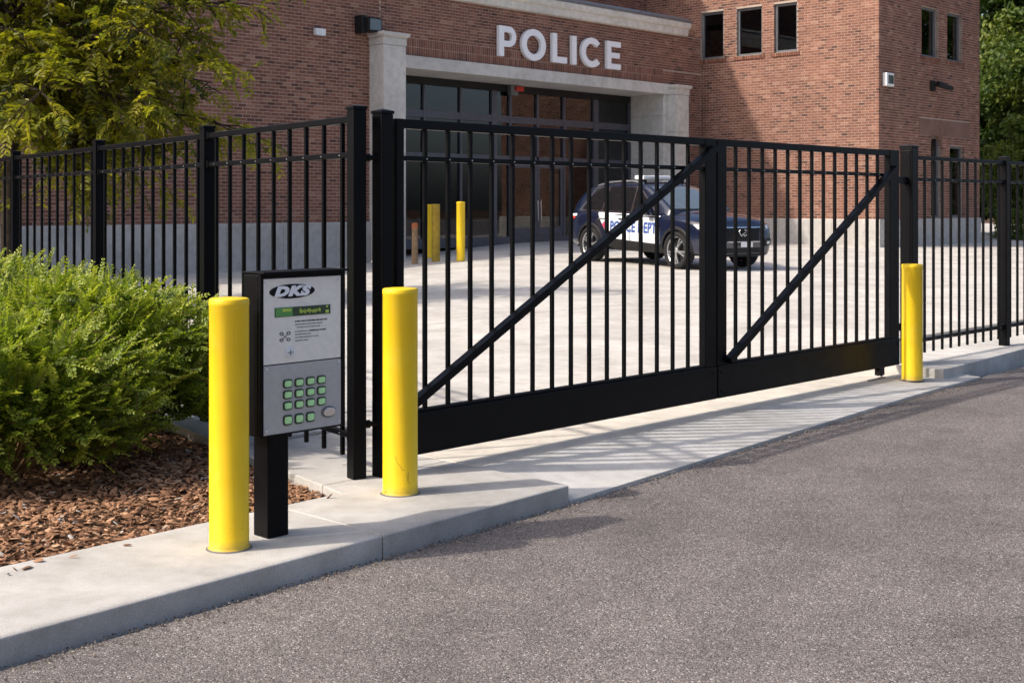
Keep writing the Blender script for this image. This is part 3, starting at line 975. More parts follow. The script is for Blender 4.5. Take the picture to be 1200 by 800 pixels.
# ------------------------------------------------------------------ POLICE letters
sign = empty('police_sign', W(19.85, FD, 5.36), ANG, 'white raised POLICE letters on the brick above the entrance', 'sign')
def arc(cx, cz, rx, rz, a0, a1, n):
    return [(cx + rx * math.cos(R(a0 + (a1 - a0) * i / n)), cz + rz * math.sin(R(a0 + (a1 - a0) * i / n))) for i in range(n + 1)]
LH, LS = .80, .185
def letter(ch, x):
    m = MB(); y0, y1 = -.13, -.03
    H = LH; t = LS
    def rect(a, b, c, d): m.box(x + a, x + b, y0, y1, c, d)
    if ch == 'P':
        rect(0, t, 0, H)
        cz = H - .27; o = [(x + t, H), (x + .38, H)] + arc(x + .38, cz, .27, .27, 90, -90, 14)[1:] + [(x + t, cz - .27)]
        i_ = [(x + t, H - .155), (x + .38, H - .155)] + arc(x + .38, cz, .115, .115, 90, -90, 14)[1:] + [(x + t, cz - .115)]
        m.strip(i_, o, y0, y1); w = .65
    elif ch == 'O':
        c = x + .47
        m.strip(arc(c, H / 2, .29, .255, 0, 360, 40)[:-1], arc(c, H / 2, .475, .425, 0, 360, 40)[:-1], y0, y1, closed=True); w = .95
    elif ch == 'L':
        rect(0, t, 0, H); m.box(x + t, x + .60, y0, y1, 0, .165); w = .60
    elif ch == 'I':
        rect(0, t, 0, H); w = t
    elif ch == 'C':
        c = x + .46
        m.strip(arc(c, H / 2, .275, .25, 42, 318, 34), arc(c, H / 2, .46, .42, 42, 318, 34), y0, y1); w = .83
    elif ch == 'E':
        rect(0, t, 0, H)
        for z0_, z1_, e in ((0, .155, .62), (.325, .475, .57), (H - .155, H, .62)): m.box(x + t, x + e, y0, y1, z0_, z1_)
        w = .62
    o = m.build('letter_' + ch.lower(), 'letter', sign)
    for px_ in (x + .06, x + w - .06):
        for pz in (.08, H - .08): MB().box(px_ - .01, px_ + .01, -.031, .0, pz - .01, pz + .01).build('standoff', 'blackmatte', o)
    return w
xs = [19.88, 20.76, 21.98, 22.80, 23.20, 24.33]
for ch, s_ in zip('POLICE', xs): letter(ch, s_ - 19.85)

# ------------------------------------------------------------------ wall fixtures
fl = empty('floodlight', W(15.32, FD, 5.70), ANG, 'black box floodlight on the brick above the left stone column', 'light')
boxpart('housing', 'blackmatte', fl, -.12, .30, -.40, -.10, -.17, .17, bevel=.02)
boxpart('bracket', 'blackmatte', fl, -.22, -.10, -.28, .0, -.21, .21, bevel=.01)
boxpart('lens', 'lampdark', fl, -.08, .26, -.41, -.401, -.13, .13)
wl = empty('wall_light', W(14.02, FD, 5.42), ANG, 'small white wall box on the shaded left brick wall', 'light')
boxpart('housing', 'whiteplastic', wl, -.14, .14, -.12, -.0, -.07, .08, bevel=.015)
boxpart('lens', 'lamp', wl, -.12, .12, -.11, .0, -.09, -.071)
st = empty('alarm_strobe', W(21.78, GD - .05, 4.66), ANG, 'grey and red alarm strobe under the entrance lintel', 'alarm')
boxpart('housing', 'winframe', st, -.17, .13, -.16, 0, -.15, .13, bevel=.02)
boxpart('red_lens', 'red', st, -.02, .30, -.22, -.161, -.04, .10, bevel=.02)
wf = empty('wall_lamp', W(29.52, WD, 5.0), ANG, 'white square lamp with dark lens at the corner of the wing', 'light')
boxpart('housing', 'whiteplastic', wf, -.22, .22, -.14, 0, -.19, .19, bevel=.02)
boxpart('lens', 'lampdark', wf, -.13, .16, -.152, -.141, -.12, .12)
sc_ = empty('security_camera', W(32.35, WD, 5.0), ANG, 'black bullet security camera on the shaded wing wall', 'camera')
boxpart('mount', 'blackmatte', sc_, -.12, .10, -.10, 0, -.14, .16, bevel=.02)
MB().tube([(0, -.05, .08), (.05, -.2, .03), (.12, -.26, .0)], .045, 10).build('arm', 'blackmatte', sc_, smooth=50)
MB().tube([(-.05, -.22, .06), (.30, -.34, -.02), (.52, -.42, -.06)], [.09, .085, .05], 14).build('barrel', 'blackmatte', sc_, smooth=50)

# ------------------------------------------------------------------ fences
def fence(name, label, P0, dirv, stations, spacing_n, post_w, post_h, zb, rails, pick_z, group=None, ends=True, pw_=.022):
    ang = math.atan2(dirv[1], dirv[0])
    root = empty(name, (P0[0], P0[1], zb), ang, label, 'fence')
    pm = MB().box(-post_w / 2, post_w / 2, -post_w / 2, post_w / 2, 0, post_h).build('post', 'black', root, bevel=.004)
    cm_ = MB().add([(-post_w / 2 - .004, -post_w / 2 - .004, 0), (post_w / 2 + .004, -post_w / 2 - .004, 0), (post_w / 2 + .004, post_w / 2 + .004, 0), (-post_w / 2 - .004, post_w / 2 + .004, 0),
                    (-post_w / 2 - .004, -post_w / 2 - .004, .016), (post_w / 2 + .004, -post_w / 2 - .004, .016), (post_w / 2 + .004, post_w / 2 + .004, .016), (-post_w / 2 - .004, post_w / 2 + .004, .016), (0, 0, .026)],
                   [(0, 3, 2, 1), (0, 1, 5, 4), (1, 2, 6, 5), (2, 3, 7, 6), (3, 0, 4, 7), (4, 5, 8), (5, 6, 8), (6, 7, 8), (7, 4, 8)])
    posts = []
    for i, st_ in enumerate(stations):
        if i == 0: p = pm; p.location = (st_, 0, 0); cp_ = cm_.build('post_cap', 'black', p, bevel=.002); cp_.location = (0, 0, post_h)
        else:
            p = inst(pm, root, (st_, 0, 0)); q = inst(cp_, p, (0, 0, post_h))
        posts.append(p)
    zt, zm, zl = rails
    pk = MB().box(-pw_ / 2, pw_ / 2, -pw_ / 2, pw_ / 2, pick_z, zt - .018).build('picket', 'black', root, bevel=.0025, seg=1)
    first = True
    for a, b, n in zip(stations[:-1], stations[1:], spacing_n):
        a2, b2 = a + post_w / 2, b - post_w / 2
        for k in range(n):
            x = a2 + (b2 - a2) * (k + .55) / (n + .1)
            if first: pk.location = (x, 0, 0); first = False
            else: inst(pk, root, (x, 0, 0))
        for nm, zz, h, w in (('top_rail', zt, .036, .040), ('middle_rail', zm, .030, .036), ('bottom_rail', zl, .030, .036)):
            MB().box(a2 - .002, b2 + .002, -w / 2, w / 2, zz - h / 2, zz + h / 2).build(nm, 'black', root, bevel=.003, seg=1)
        rv = MB()
        for k in range(n):
            x = a2 + (b2 - a2) * (k + .55) / (n + .1)
            for zz in (zm, zl): rv.lathe([(.0045, -.0205), (.0035, -.0222), (0, -.0228)], 6, 'y', (x, 0, zz)); rv.lathe([(.0045, .0178), (.0045, .0215), (0, .0228)], 6, 'y', (x, 0, zz))
        tag(rv.build('rivets', 'alloy', root), kind='stuff')
        # brackets where rails meet posts
        if a == stations[0]: br = MB().box(-.0155, .0155, -.026, .026, -.024, .024).build('rail_bracket', 'black', root, bevel=.003, seg=1); used = False
        for zz in (zt - .001, zm, zl):
            for xc in (a2 + .0125, b2 - .0125):
                if not used: br.location = (xc, 0, zz); used = True
                else: inst(br, root, (xc, 0, zz))
    return root

fence('picket_fence', 'black metal picket fence running back behind the shrubs on the left', (-.825, 6.9), (-.57, .8216),
      [0, 2.10, 4.43, 7.06, 9.7, 12.3], [9, 10, 10, 10, 10], .078, 1.955, 0, (1.905, 1.715, .22), .10)
fence('picket_fence', 'black metal picket fence on the raised walk right of the gate', tuple(W(5.97, 0)[:2]), (EX, EY),
      [0, 2.01, 4.4, 6.8, 9.2, 11.6], [11, 13, 13, 13, 13], .082, 1.83, .072, (1.79, 1.60, .185), .07, pw_=.021)

# ------------------------------------------------------------------ gate posts and gate
def gate_post(s_, w, h, zb, label):
    r = empty('gate_post', W(s_, 0, zb), ANG, label, 'gate post', 'posts at the two ends of the gate')
    MB().box(-w / 2, w / 2, -w / 2, w / 2, 0, h).build('post', 'black', r, bevel=.005)
    m = MB(); o = w / 2 + .004
    m.add([(-o, -o, h), (o, -o, h), (o, o, h), (-o, o, h), (-o, -o, h + .016), (o, -o, h + .016), (o, o, h + .016), (-o, o, h + .016), (0, 0, h + .03)],
          [(0, 3, 2, 1), (0, 1, 5, 4), (1, 2, 6, 5), (2, 3, 7, 6), (3, 0, 4, 7), (4, 5, 8), (5, 6, 8), (6, 7, 8), (7, 4, 8)])
    m.build('post_cap', 'black', r, bevel=.002)
    return r
gpl = gate_post(-.022, .082, 1.935, 0, 'black square gate post between the keypad box and the gate')
for zz in (1.70, .285):
    m = MB(); m.tube([(-.115, .045, zz), (-.03, .0, zz)], .014, 10)
    m.tube([(-.085, .03, zz), (-.070, .022, zz)], .022, 10)
    m.build('hinge_pin', 'black', gpl, smooth=50)
gpr = gate_post(5.99, .115, 1.945, .0, 'thicker black gate post behind the far yellow bollard')
for zz in (1.66, .40):
    MB().box(-.26, -.055, -.02, .02, zz - .03, zz + .03).build('latch_plate', 'black', gpr, bevel=.004)

gate = empty('security_gate', W(0, 0, 0), ANG, 'long black metal picket gate with two diagonal braces and solid bottom panels', 'gate')
L1, R1, L2, R2 = .052, 3.040, 3.052, 5.755
GT, GB = 1.915, .085
pk = MB().box(-.0115, .0115, -.0115, .0115, .316, 1.88).build('picket', 'black', gate, bevel=.0025, seg=1)
first = True
for a, b, x0 in ((L1, R1, .284), (L2, R2, 3.317)):
    sw_l = .056 if a == L1 else .115
    sw_r = .135 if a == L1 else .165
    for x_, w_ in ((a, sw_l), (b - sw_r, sw_r)):
        MB().box(x_, x_ + w_, -.028, .028, .3165, GT).build('stile', 'black', gate, bevel=.005)
    MB().box(a + sw_l + .001, b - sw_r - .001, -.025, .025, GT - .052, GT - .001).build('top_rail', 'black', gate, bevel=.004)
    MB().box(a + sw_l + .001, b - sw_r - .001, -.018, .018, 1.688, 1.716).build('middle_rail', 'black', gate, bevel=.003)
    pan = MB().box(a, b, -.034, .034, GB, .316).build('bottom_panel', 'black', gate, bevel=.007)
    for bx_ in (a + .045, b - .045):
        for bz in (.135, .265):
            MB().lathe([(.009, -.004), (.009, 0)], 8, 'y', (bx_, -.0345, bz)).build('bolt', 'black', pan)
    MB().box(a + sw_l + .002, b - sw_r - .002, -.024, .024, .3165, .331).build('panel_lip', 'black', pan, bevel=.003)
    x = x0
    rv = MB()
    while x < b - sw_r - .02:
        rv.lathe([(.0045, -.0185), (.0035, -.0202), (0, -.0208)], 6, 'y', (x, 0, 1.702))
        if first: pk.location = (x, 0, 0); first = False
        else: inst(pk, gate, (x, 0, 0))
        x += .1752
    tag(rv.build('rivets', 'alloy', gate), kind='stuff')
MB().bar((.105, -.048, .345), (2.985, -.048, 1.845), .044, .058, (0, 1, 0)).build('diagonal_brace', 'black', gate, bevel=.004)
MB().bar((3.155, -.048, .345), (5.635, -.048, 1.765), .044, .058, (0, 1, 0)).build('diagonal_brace', 'black', gate, bevel=.004)
rl = MB(); rl.lathe([(.036, -.018), (.030, -.006), (.030, .006), (.036, .018)], 20, 'y', (5.46, 0, .045)); rl.box(5.42, 5.50, -.024, -.020, .02, .088); rl.box(5.42, 5.50, .020, .024, .02, .088)
rl.build('roller', 'blackmatte', gate, smooth=40)
MB().box(5.16, 5.44, -.06, -.045, .004, .012).build('roller_plate', 'winframe', gate)

# ------------------------------------------------------------------ bollards
def bollard(loc, r, h, label, group, mat='yellow', tilt=0):
    b = empty('bollard', loc, random.uniform(0, 6), label, 'bollard', group)
    MB().lathe([(r + .006, -.002), (r + .006, .006), (r + .001, .010), (r, .012), (r, h - .030), (r + .0015, h - .028), (r + .0015, h - .022)], 48).build('sleeve', mat, b, smooth=40)
    MB().lathe([(r + .0015, h - .0215), (r + .001, h - .006), (r - .002, h - .001), (r - .006, h + .0005), (r * .5, h + .004), (0, h + .005)], 48).build('domed_cap', mat, b, smooth=40)
    MB().lathe([(r + .014, 0), (r + .007, .0045), (r + .0062, .005)], 40, c=(0, 0, .0)).build('base_seal', 'greyink', b, smooth=40)
    return b
bollard((-1.197, 5.50, 0), .083, 1.055, 'nearest yellow bollard, left of the keypad box on the kerb', 'yellow bollards at the gate')
bollard((-.563, 6.545, 0), .088, 1.03, 'yellow bollard with scratches at its foot, right of the keypad box', 'yellow bollards at the gate')
_b = bpy.data.objects['bollard.001']; _b.rotation_euler = (0, 0, 0)
for nm_, pts_ in (('scratch', [(-1.75, .20), (-1.62, .165), (-1.5, .155), (-1.38, .135), (-1.2, .13)]), ('scratch', [(-1.12, .115), (-1.08, .09), (-1.0, .065)]), ('scratch', [(-1.02, .12), (-1.0, .10), (-1.03, .075)])):
    MB().tube([(.0882 * math.cos(a_), .0882 * math.sin(a_), z_) for a_, z_ in pts_], .0008, 5).build(nm_, 'scuff', _b)
bollard((3.31, 10.75, 0.004), .084, .955, 'far yellow bollard at the right end of the gate', 'yellow bollards at the gate')
def bz(x, y):
    s = (x - OX) * EX + (y - OY) * EY; d = (x - OX) * MX + (y - OY) * MY
    return lot_z(s, d)
for (x, y, h, lab, mt) in ((-1.12, 28.4, 1.30, 'yellow bollard nearest the entrance doors', 'yellow'),
                           (-1.70, 29.0, 1.28, 'dull ochre bollard in the middle of the entrance row', 'olive'),
                           (-1.98, 31.0, 1.28, 'bright yellow bollard standing in for a reflection in the glass, just behind the dull ochre one', 'yellow')):  # this one is added as a solid post for a yellow reflection in the glass
    bollard((x, y, bz(x, y)), .092, h, lab, 'bollards by the entrance', mt)
tp = empty('marker_post', (-2.14, 28.6, bz(-2.14, 28.6)), .4, 'short weathered tan post with a faded orange top by the entrance', 'post')
MB().lathe([(.075, 0), (.07, .02), (.065, .78)], 20).build('shaft', 'tan', tp, smooth=40)
MB().lathe([(.07, .781), (.07, .88), (.05, .90), (0, .905)], 20).build('orange_top', 'orange', tp, smooth=40)

# ------------------------------------------------------------------ keypad entry box
KS, KD = -1.281, -.66
kp = empty('keypad_box', W(KS, KD, 0), ANG, 'black pedestal entry box with silver keypad face, display and DKS logo', 'entry keypad')
BW = .4645; Z0, Z1 = .447, 1.150
MB().box(.055, .165, .018, .128, 0, .50).build('pedestal_post', 'black', kp, bevel=.006)
hs = MB(); hs.box(0, BW, .016, .125, Z0, Z1); hs.build('housing', 'black', kp, bevel=.006)
fr = MB()
for a, b, c, d in ((0, .016, Z0, Z1), (BW - .022, BW, Z0, Z1), (.016, BW - .022, Z1 - .020, Z1), (.016, BW - .022, Z0, Z0 + .006)):
    fr.box(a, b, -.004, .0155, c, d)
fr.build('face_frame', 'black', kp, bevel=.002)
MB().box(-.004, BW + .004, -.030, .126, Z1 + .0005, Z1 + .010).build('rain_hood', 'black', kp, bevel=.003)
PX0, PX1 = .0165, BW - .0225
up = MB().box(PX0, PX1, .0, .0155, Z1 - .392, Z1 - .0205).build('upper_faceplate', 'steel', kp, bevel=.002)
lo = MB().box(PX0, PX1, -.002, .0155, Z0 + .0065, Z1 - .397).build('lower_faceplate', 'steel2', kp, bevel=.003)
sc_m = MB().lathe([(.006, -.001), (.0055, -.0028), (.003, -.0036), (0, -.0038)], 14, 'y').mesh('screw', 'chrome', 40)
for pn_, (u_, v_) in ((up, (.030, .036)), (up, (.428, .036)), (lo, (.030, .412)), (lo, (.428, .412)), (lo, (.030, .680)), (lo, (.428, .680))):
    q_ = bpy.data.objects.new('screw', sc_m); link(q_, pn_); q_.location = (u_, 0.0 if pn_ is up else -.002, Z1 - v_)
def onface(me, u, v, y, name, parent, sx=1, sz=1):
    o = bpy.data.objects.new(name, me); link(o, parent)
    o.rotation_euler = (R(90), 0, 0); o.location = (u, y, Z1 - v); o.scale = (sx, sz, 1)
    return o
el = MB(); n_ = 40
el.prism([(.170 + .122 * math.cos(2 * math.pi * i / n_), Z1 - .079 + .0315 * math.sin(2 * math.pi * i / n_)) for i in range(n_)], -.0025, 0.0)
logo = el.build('logo_plate', 'ink', up)
onface(text_mesh('DKS', .056, .0042, .28, .0004, 1.14, 'letter'), .164, .080, -.0034, 'logo_lettering', logo, 1.62, 1.0)
dsp = MB().box(.076, .380, -.003, 0, Z1 - .189, Z1 - .148).build('display', 'lcd', up)
MB().box(.079, .170, -.0036, -.003, Z1 - .187, Z1 - .150).build('display_block', 'lcdgreen', dsp)
MB().box(.115, .162, -.0042, -.0037, Z1 - .167, Z1 - .154).build('display_bar', 'lcdtext', dsp)
gl = MB()
random.seed(5)
for i in range(26):
    x = .208 + i * .0045
    zc = Z1 - .168 + random.uniform(-.003, .003); hh = random.uniform(.004, .012)
    gl.box(x, x + .0032, -.0038, -.003, zc - hh, zc + hh * random.uniform(.2, 1))
gl.box(.356, .366, -.0038, -.003, Z1 - .160, Z1 - .151); gl.box(.352, .370, -.0038, -.003, Z1 - .185, Z1 - .171)
tag(gl.build('display_characters', 'lcdtext', dsp), kind='stuff')
def text_lines(rows, mat, parent, name, thick=.0042):
    m = MB()
    for v, a, b in rows:
        x = a
        while x < b:
            w = random.uniform(.004, .013); w = min(w, b - x)
            m.box(x, x + w, -.0012, 0, Z1 - v - thick / 2, Z1 - v + thick / 2)
            x += w + random.uniform(.002, .005)
    return tag(m.build(name, mat, parent), kind='stuff')
text_lines([(.213, .186, .362), (.258, .262, .358)], 'ink', up, 'printed_lines', .0058)
text_lines([(.227, .186, .335), (.240, .195, .325), (.258, .186, .256), (.271, .186, .275), (.284, .186, .315), (.298, .186, .255)], 'greyink', up, 'printed_lines')
ic = MB()
for (cx, cv) in ((.112, .262), (.150, .262), (.112, .290), (.150, .290)):
    o_ = [(cx + .011 * math.cos(2 * math.pi * i / 12), Z1 - cv + .008 * math.sin(2 * math.pi * i / 12)) for i in range(12)]
    i_ = [(cx + .005 * math.cos(2 * math.pi * i / 12), Z1 - cv + .004 * math.sin(2 * math.pi * i / 12)) for i in range(12)]
    ic.strip(i_, o_, -.0012, 0, closed=True)
ic.bar((.118, -.0006, Z1 - .266), (.144, -.0006, Z1 - .287), .0012, .004, (0, 1, 0)); ic.bar((.118, -.0009, Z1 - .287), (.144, -.0009, Z1 - .266), .0012, .004, (0, 1, 0))
tag(ic.build('printed_icons', 'greyink', up), kind='stuff')
cb = MB(); cb.lathe([(.0, -.010), (.018, -.0095), (.024, -.007), (.0255, 0)], 28, 'y', (.154, 0, Z1 - .346))
cb = cb.build('call_button', 'whiteplastic', up, smooth=40)
cr = MB(); cr.box(.139, .169, -.0112, -.0101, Z1 - .3475, Z1 - .3445); cr.box(.1525, .1555, -.0114, -.0102, Z1 - .358, Z1 - .334); cr.build('button_mark', 'greyink', cb)
text_lines([(.430, .148, .344)], 'ink', lo, 'printed_line', .007)
def rrect(cx, cz, w, h, r, n=4):
    pts = []
    for sx, sz, a0 in ((1, 1, 0), (-1, 1, 90), (-1, -1, 180), (1, -1, 270)):
        for i in range(n + 1):
            a = R(a0 + 90 * i / n)
            pts.append((cx + sx * (w / 2 - r) + r * math.cos(a), cz + sz * (h / 2 - r) + r * math.sin(a)))
    return pts
bz_m = MB().prism(rrect(0, 0, .048, .038, .011), -.005, 0).mesh('key', 'keydark')
kt_m = MB().prism(rrect(0, 0, .035, .026, .007), -.010, -.005).mesh('key_top', 'key')
for r_, v in enumerate((.482, .530, .578, .641)):
    for c_, u in enumerate((.142, .204, .266, .327)):
        if r_ == 3 and c_ == 3: continue
        k_ = bpy.data.objects.new('key', bz_m); link(k_, lo); k_.location = (u, -.002, Z1 - v)
        t_ = bpy.data.objects.new('key_top', kt_m); link(t_, k_)
        if r_ == 3: k_.scale = (1, 1, 1.18)
lk = MB()
lk.prism([(.367 + .040 * math.cos(2 * math.pi * i / 32), Z1 - .630 + .026 * math.sin(2 * math.pi * i / 32)) for i in range(32)], -.006, -.002)
lk = lk.build('lock_cover', 'winframe', lo)
MB().prism([(.370 + .033 * math.cos(2 * math.pi * i / 32), Z1 - .631 + .020 * math.sin(2 * math.pi * i / 32) + (.004 if i == 10 else 0)) for i in range(32)], -.011, -.006).build('lock_face', 'chrome', lk, bevel=.002)

# ------------------------------------------------------------------ police car
CX, CY = 3.20, 27.0
CAR_RZ = math.atan2(-.836, .548)
car = empty('police_car', (CX, CY, bz(CX, CY) + .002), 0, 'navy and white police sport utility car parked in front of the entrance', 'car')
car.rotation_euler = (0, .0195, CAR_RZ)

def loft(rings, closed_ends=True):
    m = MB(); n = len(rings[0])
    for r in rings: m.v += [tuple(p) for p in r]
    for i in range(len(rings) - 1):
        for k in range(n):
            a = i * n + k; b = i * n + (k + 1) % n
            m.f.append((a, b, b + n, a + n))
    m.f.append(tuple(range(n))[::-1]); m.f.append(tuple((len(rings) - 1) * n + k for k in range(n)))
    return m

def interp(tab, x):
    for (x0, *a), (x1, *b) in zip(tab[:-1], tab[1:]):
        if x0 <= x <= x1:
            t = (x - x0) / (x1 - x0)
            return [p + (q - p) * t for p, q in zip(a, b)]
    return list(tab[-1][1:]) if x > tab[-1][0] else list(tab[0][1:])

# x, half width, bottom, shoulder, deck centre
BT = [(-2.36, .72, .48, .97, 1.02), (-2.31, .83, .40, 1.03, 1.07), (-2.12, .905, .32, 1.07, 1.10), (-1.75, .94, .30, 1.085, 1.12), (-1.4, .952, .30, 1.085, 1.12), (-.9, .945, .285, 1.07, 1.12),
      (-.3, .938, .28, 1.055, 1.12), (.3, .938, .28, 1.045, 1.12), (.8, .945, .28, 1.04, 1.14), (1.1, .952, .285, 1.035, 1.155), (1.4, .958, .29, 1.02, 1.14), (1.75, .945, .28, .995, 1.105),
      (2.02, .905, .265, .955, 1.06), (2.18, .84, .26, .915, 1.01), (2.27, .75, .27, .875, .965), (2.31, .62, .30, .83, .91)]
rings = []
for x, w, zb, sh, dk in BT:
    half = [(0, zb), (w - .18, zb), (w - .06, zb + .03), (w - .015, zb + .14), (w - .004, zb + .32), (w, zb + .46), (w - .012, sh - .16), (w - .022, sh - .10), (w - .05, sh - .03), (w - .12, sh + .012), (w * .62, (sh + dk) / 2 + .03), (w * .3, dk - .004), (0, dk)]
    ring = [(-y, z) for y, z in half[1:-1]][::-1]
    full = half + ring
    out = []
    for y, z in full:
        xx = x
        k = max(0, (x - 1.9) / .41)
        xx -= k * (.22 * max(0, z - .62) ** 1.3 * 1.6 + .10 * max(0, .5 - z))
        kr = max(0, (-2.0 - x) / .36)
        xx += kr * .25 * max(0, z - .75)
        out.append((xx, y, z))
    rings.append(out)
body_src = loft(rings).build('body_shell', 'navy')
ssd = body_src.modifiers.new('s', 'SUBSURF'); ssd.levels = 2; ssd.render_levels = 2
cutters = []
for ax in (1.4, -1.4):
    for sd in (-1, 1):
        c = MB().lathe([(.405, .60), (.405, 1.2)] if sd > 0 else [(.405, -1.2), (.405, -.60)], 40, 'y', (ax, 0, .37)).build('wheel_cut', 'carblack')
        bo_ = body_src.modifiers.new('b', 'BOOLEAN'); bo_.operation = 'DIFFERENCE'; bo_.object = c; bo_.solver = 'EXACT'
        cutters.append(c)
bpy.context.view_layer.update()
dg = bpy.context.evaluated_depsgraph_get()
bme = bpy.data.meshes.new_from_object(body_src.evaluated_get(dg))
# unbroken body for projecting panels
for md in list(body_src.modifiers):
    if md.type == 'BOOLEAN': body_src.modifiers.remove(md)
bpy.context.view_layer.update()
dg = bpy.context.evaluated_depsgraph_get()
ume = bpy.data.meshes.new_from_object(body_src.evaluated_get(dg))
def bvh(me):
    return BVHTree.FromPolygons([v.co.copy() for v in me.vertices], [tuple(p.vertices) for p in me.polygons])
BV = bvh(ume)
for c in cutters: bpy.data.objects.remove(c)
bpy.data.objects.remove(body_src)
bme.polygons.foreach_set('use_smooth', [True] * len(bme.polygons)); bme.set_sharp_from_angle(angle=R(38))
bme.materials.clear(); bme.materials.append(M['navy'])
body = bpy.data.objects.new('body', bme); link(body, car)

GT_ = [(-2.22, .80, 1.13, .76), (-2.14, .82, 1.27, .73), (-1.98, .845, 1.47, .69), (-1.75, .86, 1.585, .665), (-1.3, .868, 1.645, .66), (-.7, .872, 1.68, .66), (-.2, .872, 1.685, .66), (.12, .872, 1.655, .665),
       (.40, .872, 1.52, .69), (.70, .868, 1.365, .735), (1.00, .855, 1.20, .785), (1.17, .83, 1.115, .80)]
rings = []
for x, wb, zr, wr in GT_:
    zlow = 1.02
    f = lambda t: (wb + (wr - wb) * t, zlow + (zr - .045 - zlow) * t)
    half = [(0, zlow - .1), (wb - .02, zlow - .1), (wb, zlow), f(.33), f(.66), f(1.0), (wr - .035, zr - .012), (wr - .10, zr + .004), (wr * .5, zr + .022), (0, zr + .030)]
    ring = [(-y, z) for y, z in half[1:-1]][::-1]
    rings.append([(x, y, z) for y, z in half + ring])
gsrc = loft(rings).build('cabin_src', 'navy')
ssd = gsrc.modifiers.new('s', 'SUBSURF'); ssd.levels = 2; ssd.render_levels = 2
bpy.context.view_layer.update()
dg = bpy.context.evaluated_depsgraph_get()
gme = bpy.data.meshes.new_from_object(gsrc.evaluated_get(dg))
bpy.data.objects.remove(gsrc)
gme.polygons.foreach_set('use_smooth', [True] * len(gme.polygons)); gme.set_sharp_from_angle(angle=R(45))
gme.materials.clear(); gme.materials.append(M['navy'])
link(bpy.data.objects.new('cabin', gme), car)
GV = bvh(gme)

def proj(tree, axis, a, b, off):
    # axis 'x': point at (y=a, z=b) cast from the front; 'r'/'l': (x=a, z=b) from right/left side; 't': (x=a, y=b) from above; 'k': rear
    if axis == 'x': o, d = Vector((4, a, b)), Vector((-1, 0, 0))
    elif axis == 'k': o, d = Vector((-4, a, b)), Vector((1, 0, 0))
    elif axis == 'r': o, d = Vector((a, -3, b)), Vector((0, 1, 0))
    elif axis == 'l': o, d = Vector((a, 3, b)), Vector((0, -1, 0))
    else: o, d = Vector((a, b, 4)), Vector((0, 0, -1))
    hit, nrm, _, _ = tree.ray_cast(o, d)
    if hit is None: return None
    if nrm.dot(d) > 0: nrm = -nrm
    return hit + nrm * off

def patch(name, mat, parent, tree, axis, c, n=8, m=8, off=.006, thick=.012):
    """bilinear patch of four corners projected on the body, with a skirt so that it has an edge"""
    vs, fs = [], []; ok = True
    for i in range(n + 1):
        for j in range(m + 1):
            u, v = i / n, j / m
            a = (c[0][0] * (1 - u) + c[1][0] * u) * (1 - v) + (c[3][0] * (1 - u) + c[2][0] * u) * v
            b = (c[0][1] * (1 - u) + c[1][1] * u) * (1 - v) + (c[3][1] * (1 - u) + c[2][1] * u) * v
            p = proj(tree, axis, a, b, off)
            if p is None: p = vs[-1] if vs else Vector((0, 0, .6))
            vs.append(Vector(p))
    idx = lambda i, j: i * (m + 1) + j
    for i in range(n):
        for j in range(m):
            fs.append((idx(i, j), idx(i + 1, j), idx(i + 1, j + 1), idx(i, j + 1)))
    inward = {'x': Vector((-1, 0, 0)), 'k': Vector((1, 0, 0)), 'r': Vector((0, 1, 0)), 'l': Vector((0, -1, 0)), 't': Vector((0, 0, -1))}[axis] * thick
    border = [idx(i, 0) for i in range(n + 1)] + [idx(n, j) for j in range(1, m + 1)] + [idx(i, m) for i in range(n - 1, -1, -1)] + [idx(0, j) for j in range(m - 1, 0, -1)]
    b0 = len(vs)
    vs += [vs[k] + inward for k in border]
    for i in range(len(border)):
        j = (i + 1) % len(border)
        fs.append((border[i], border[j], b0 + j, b0 + i))
    mb = MB(); mb.add(vs, fs)
    return mb.build(name, mat, parent, smooth=35)

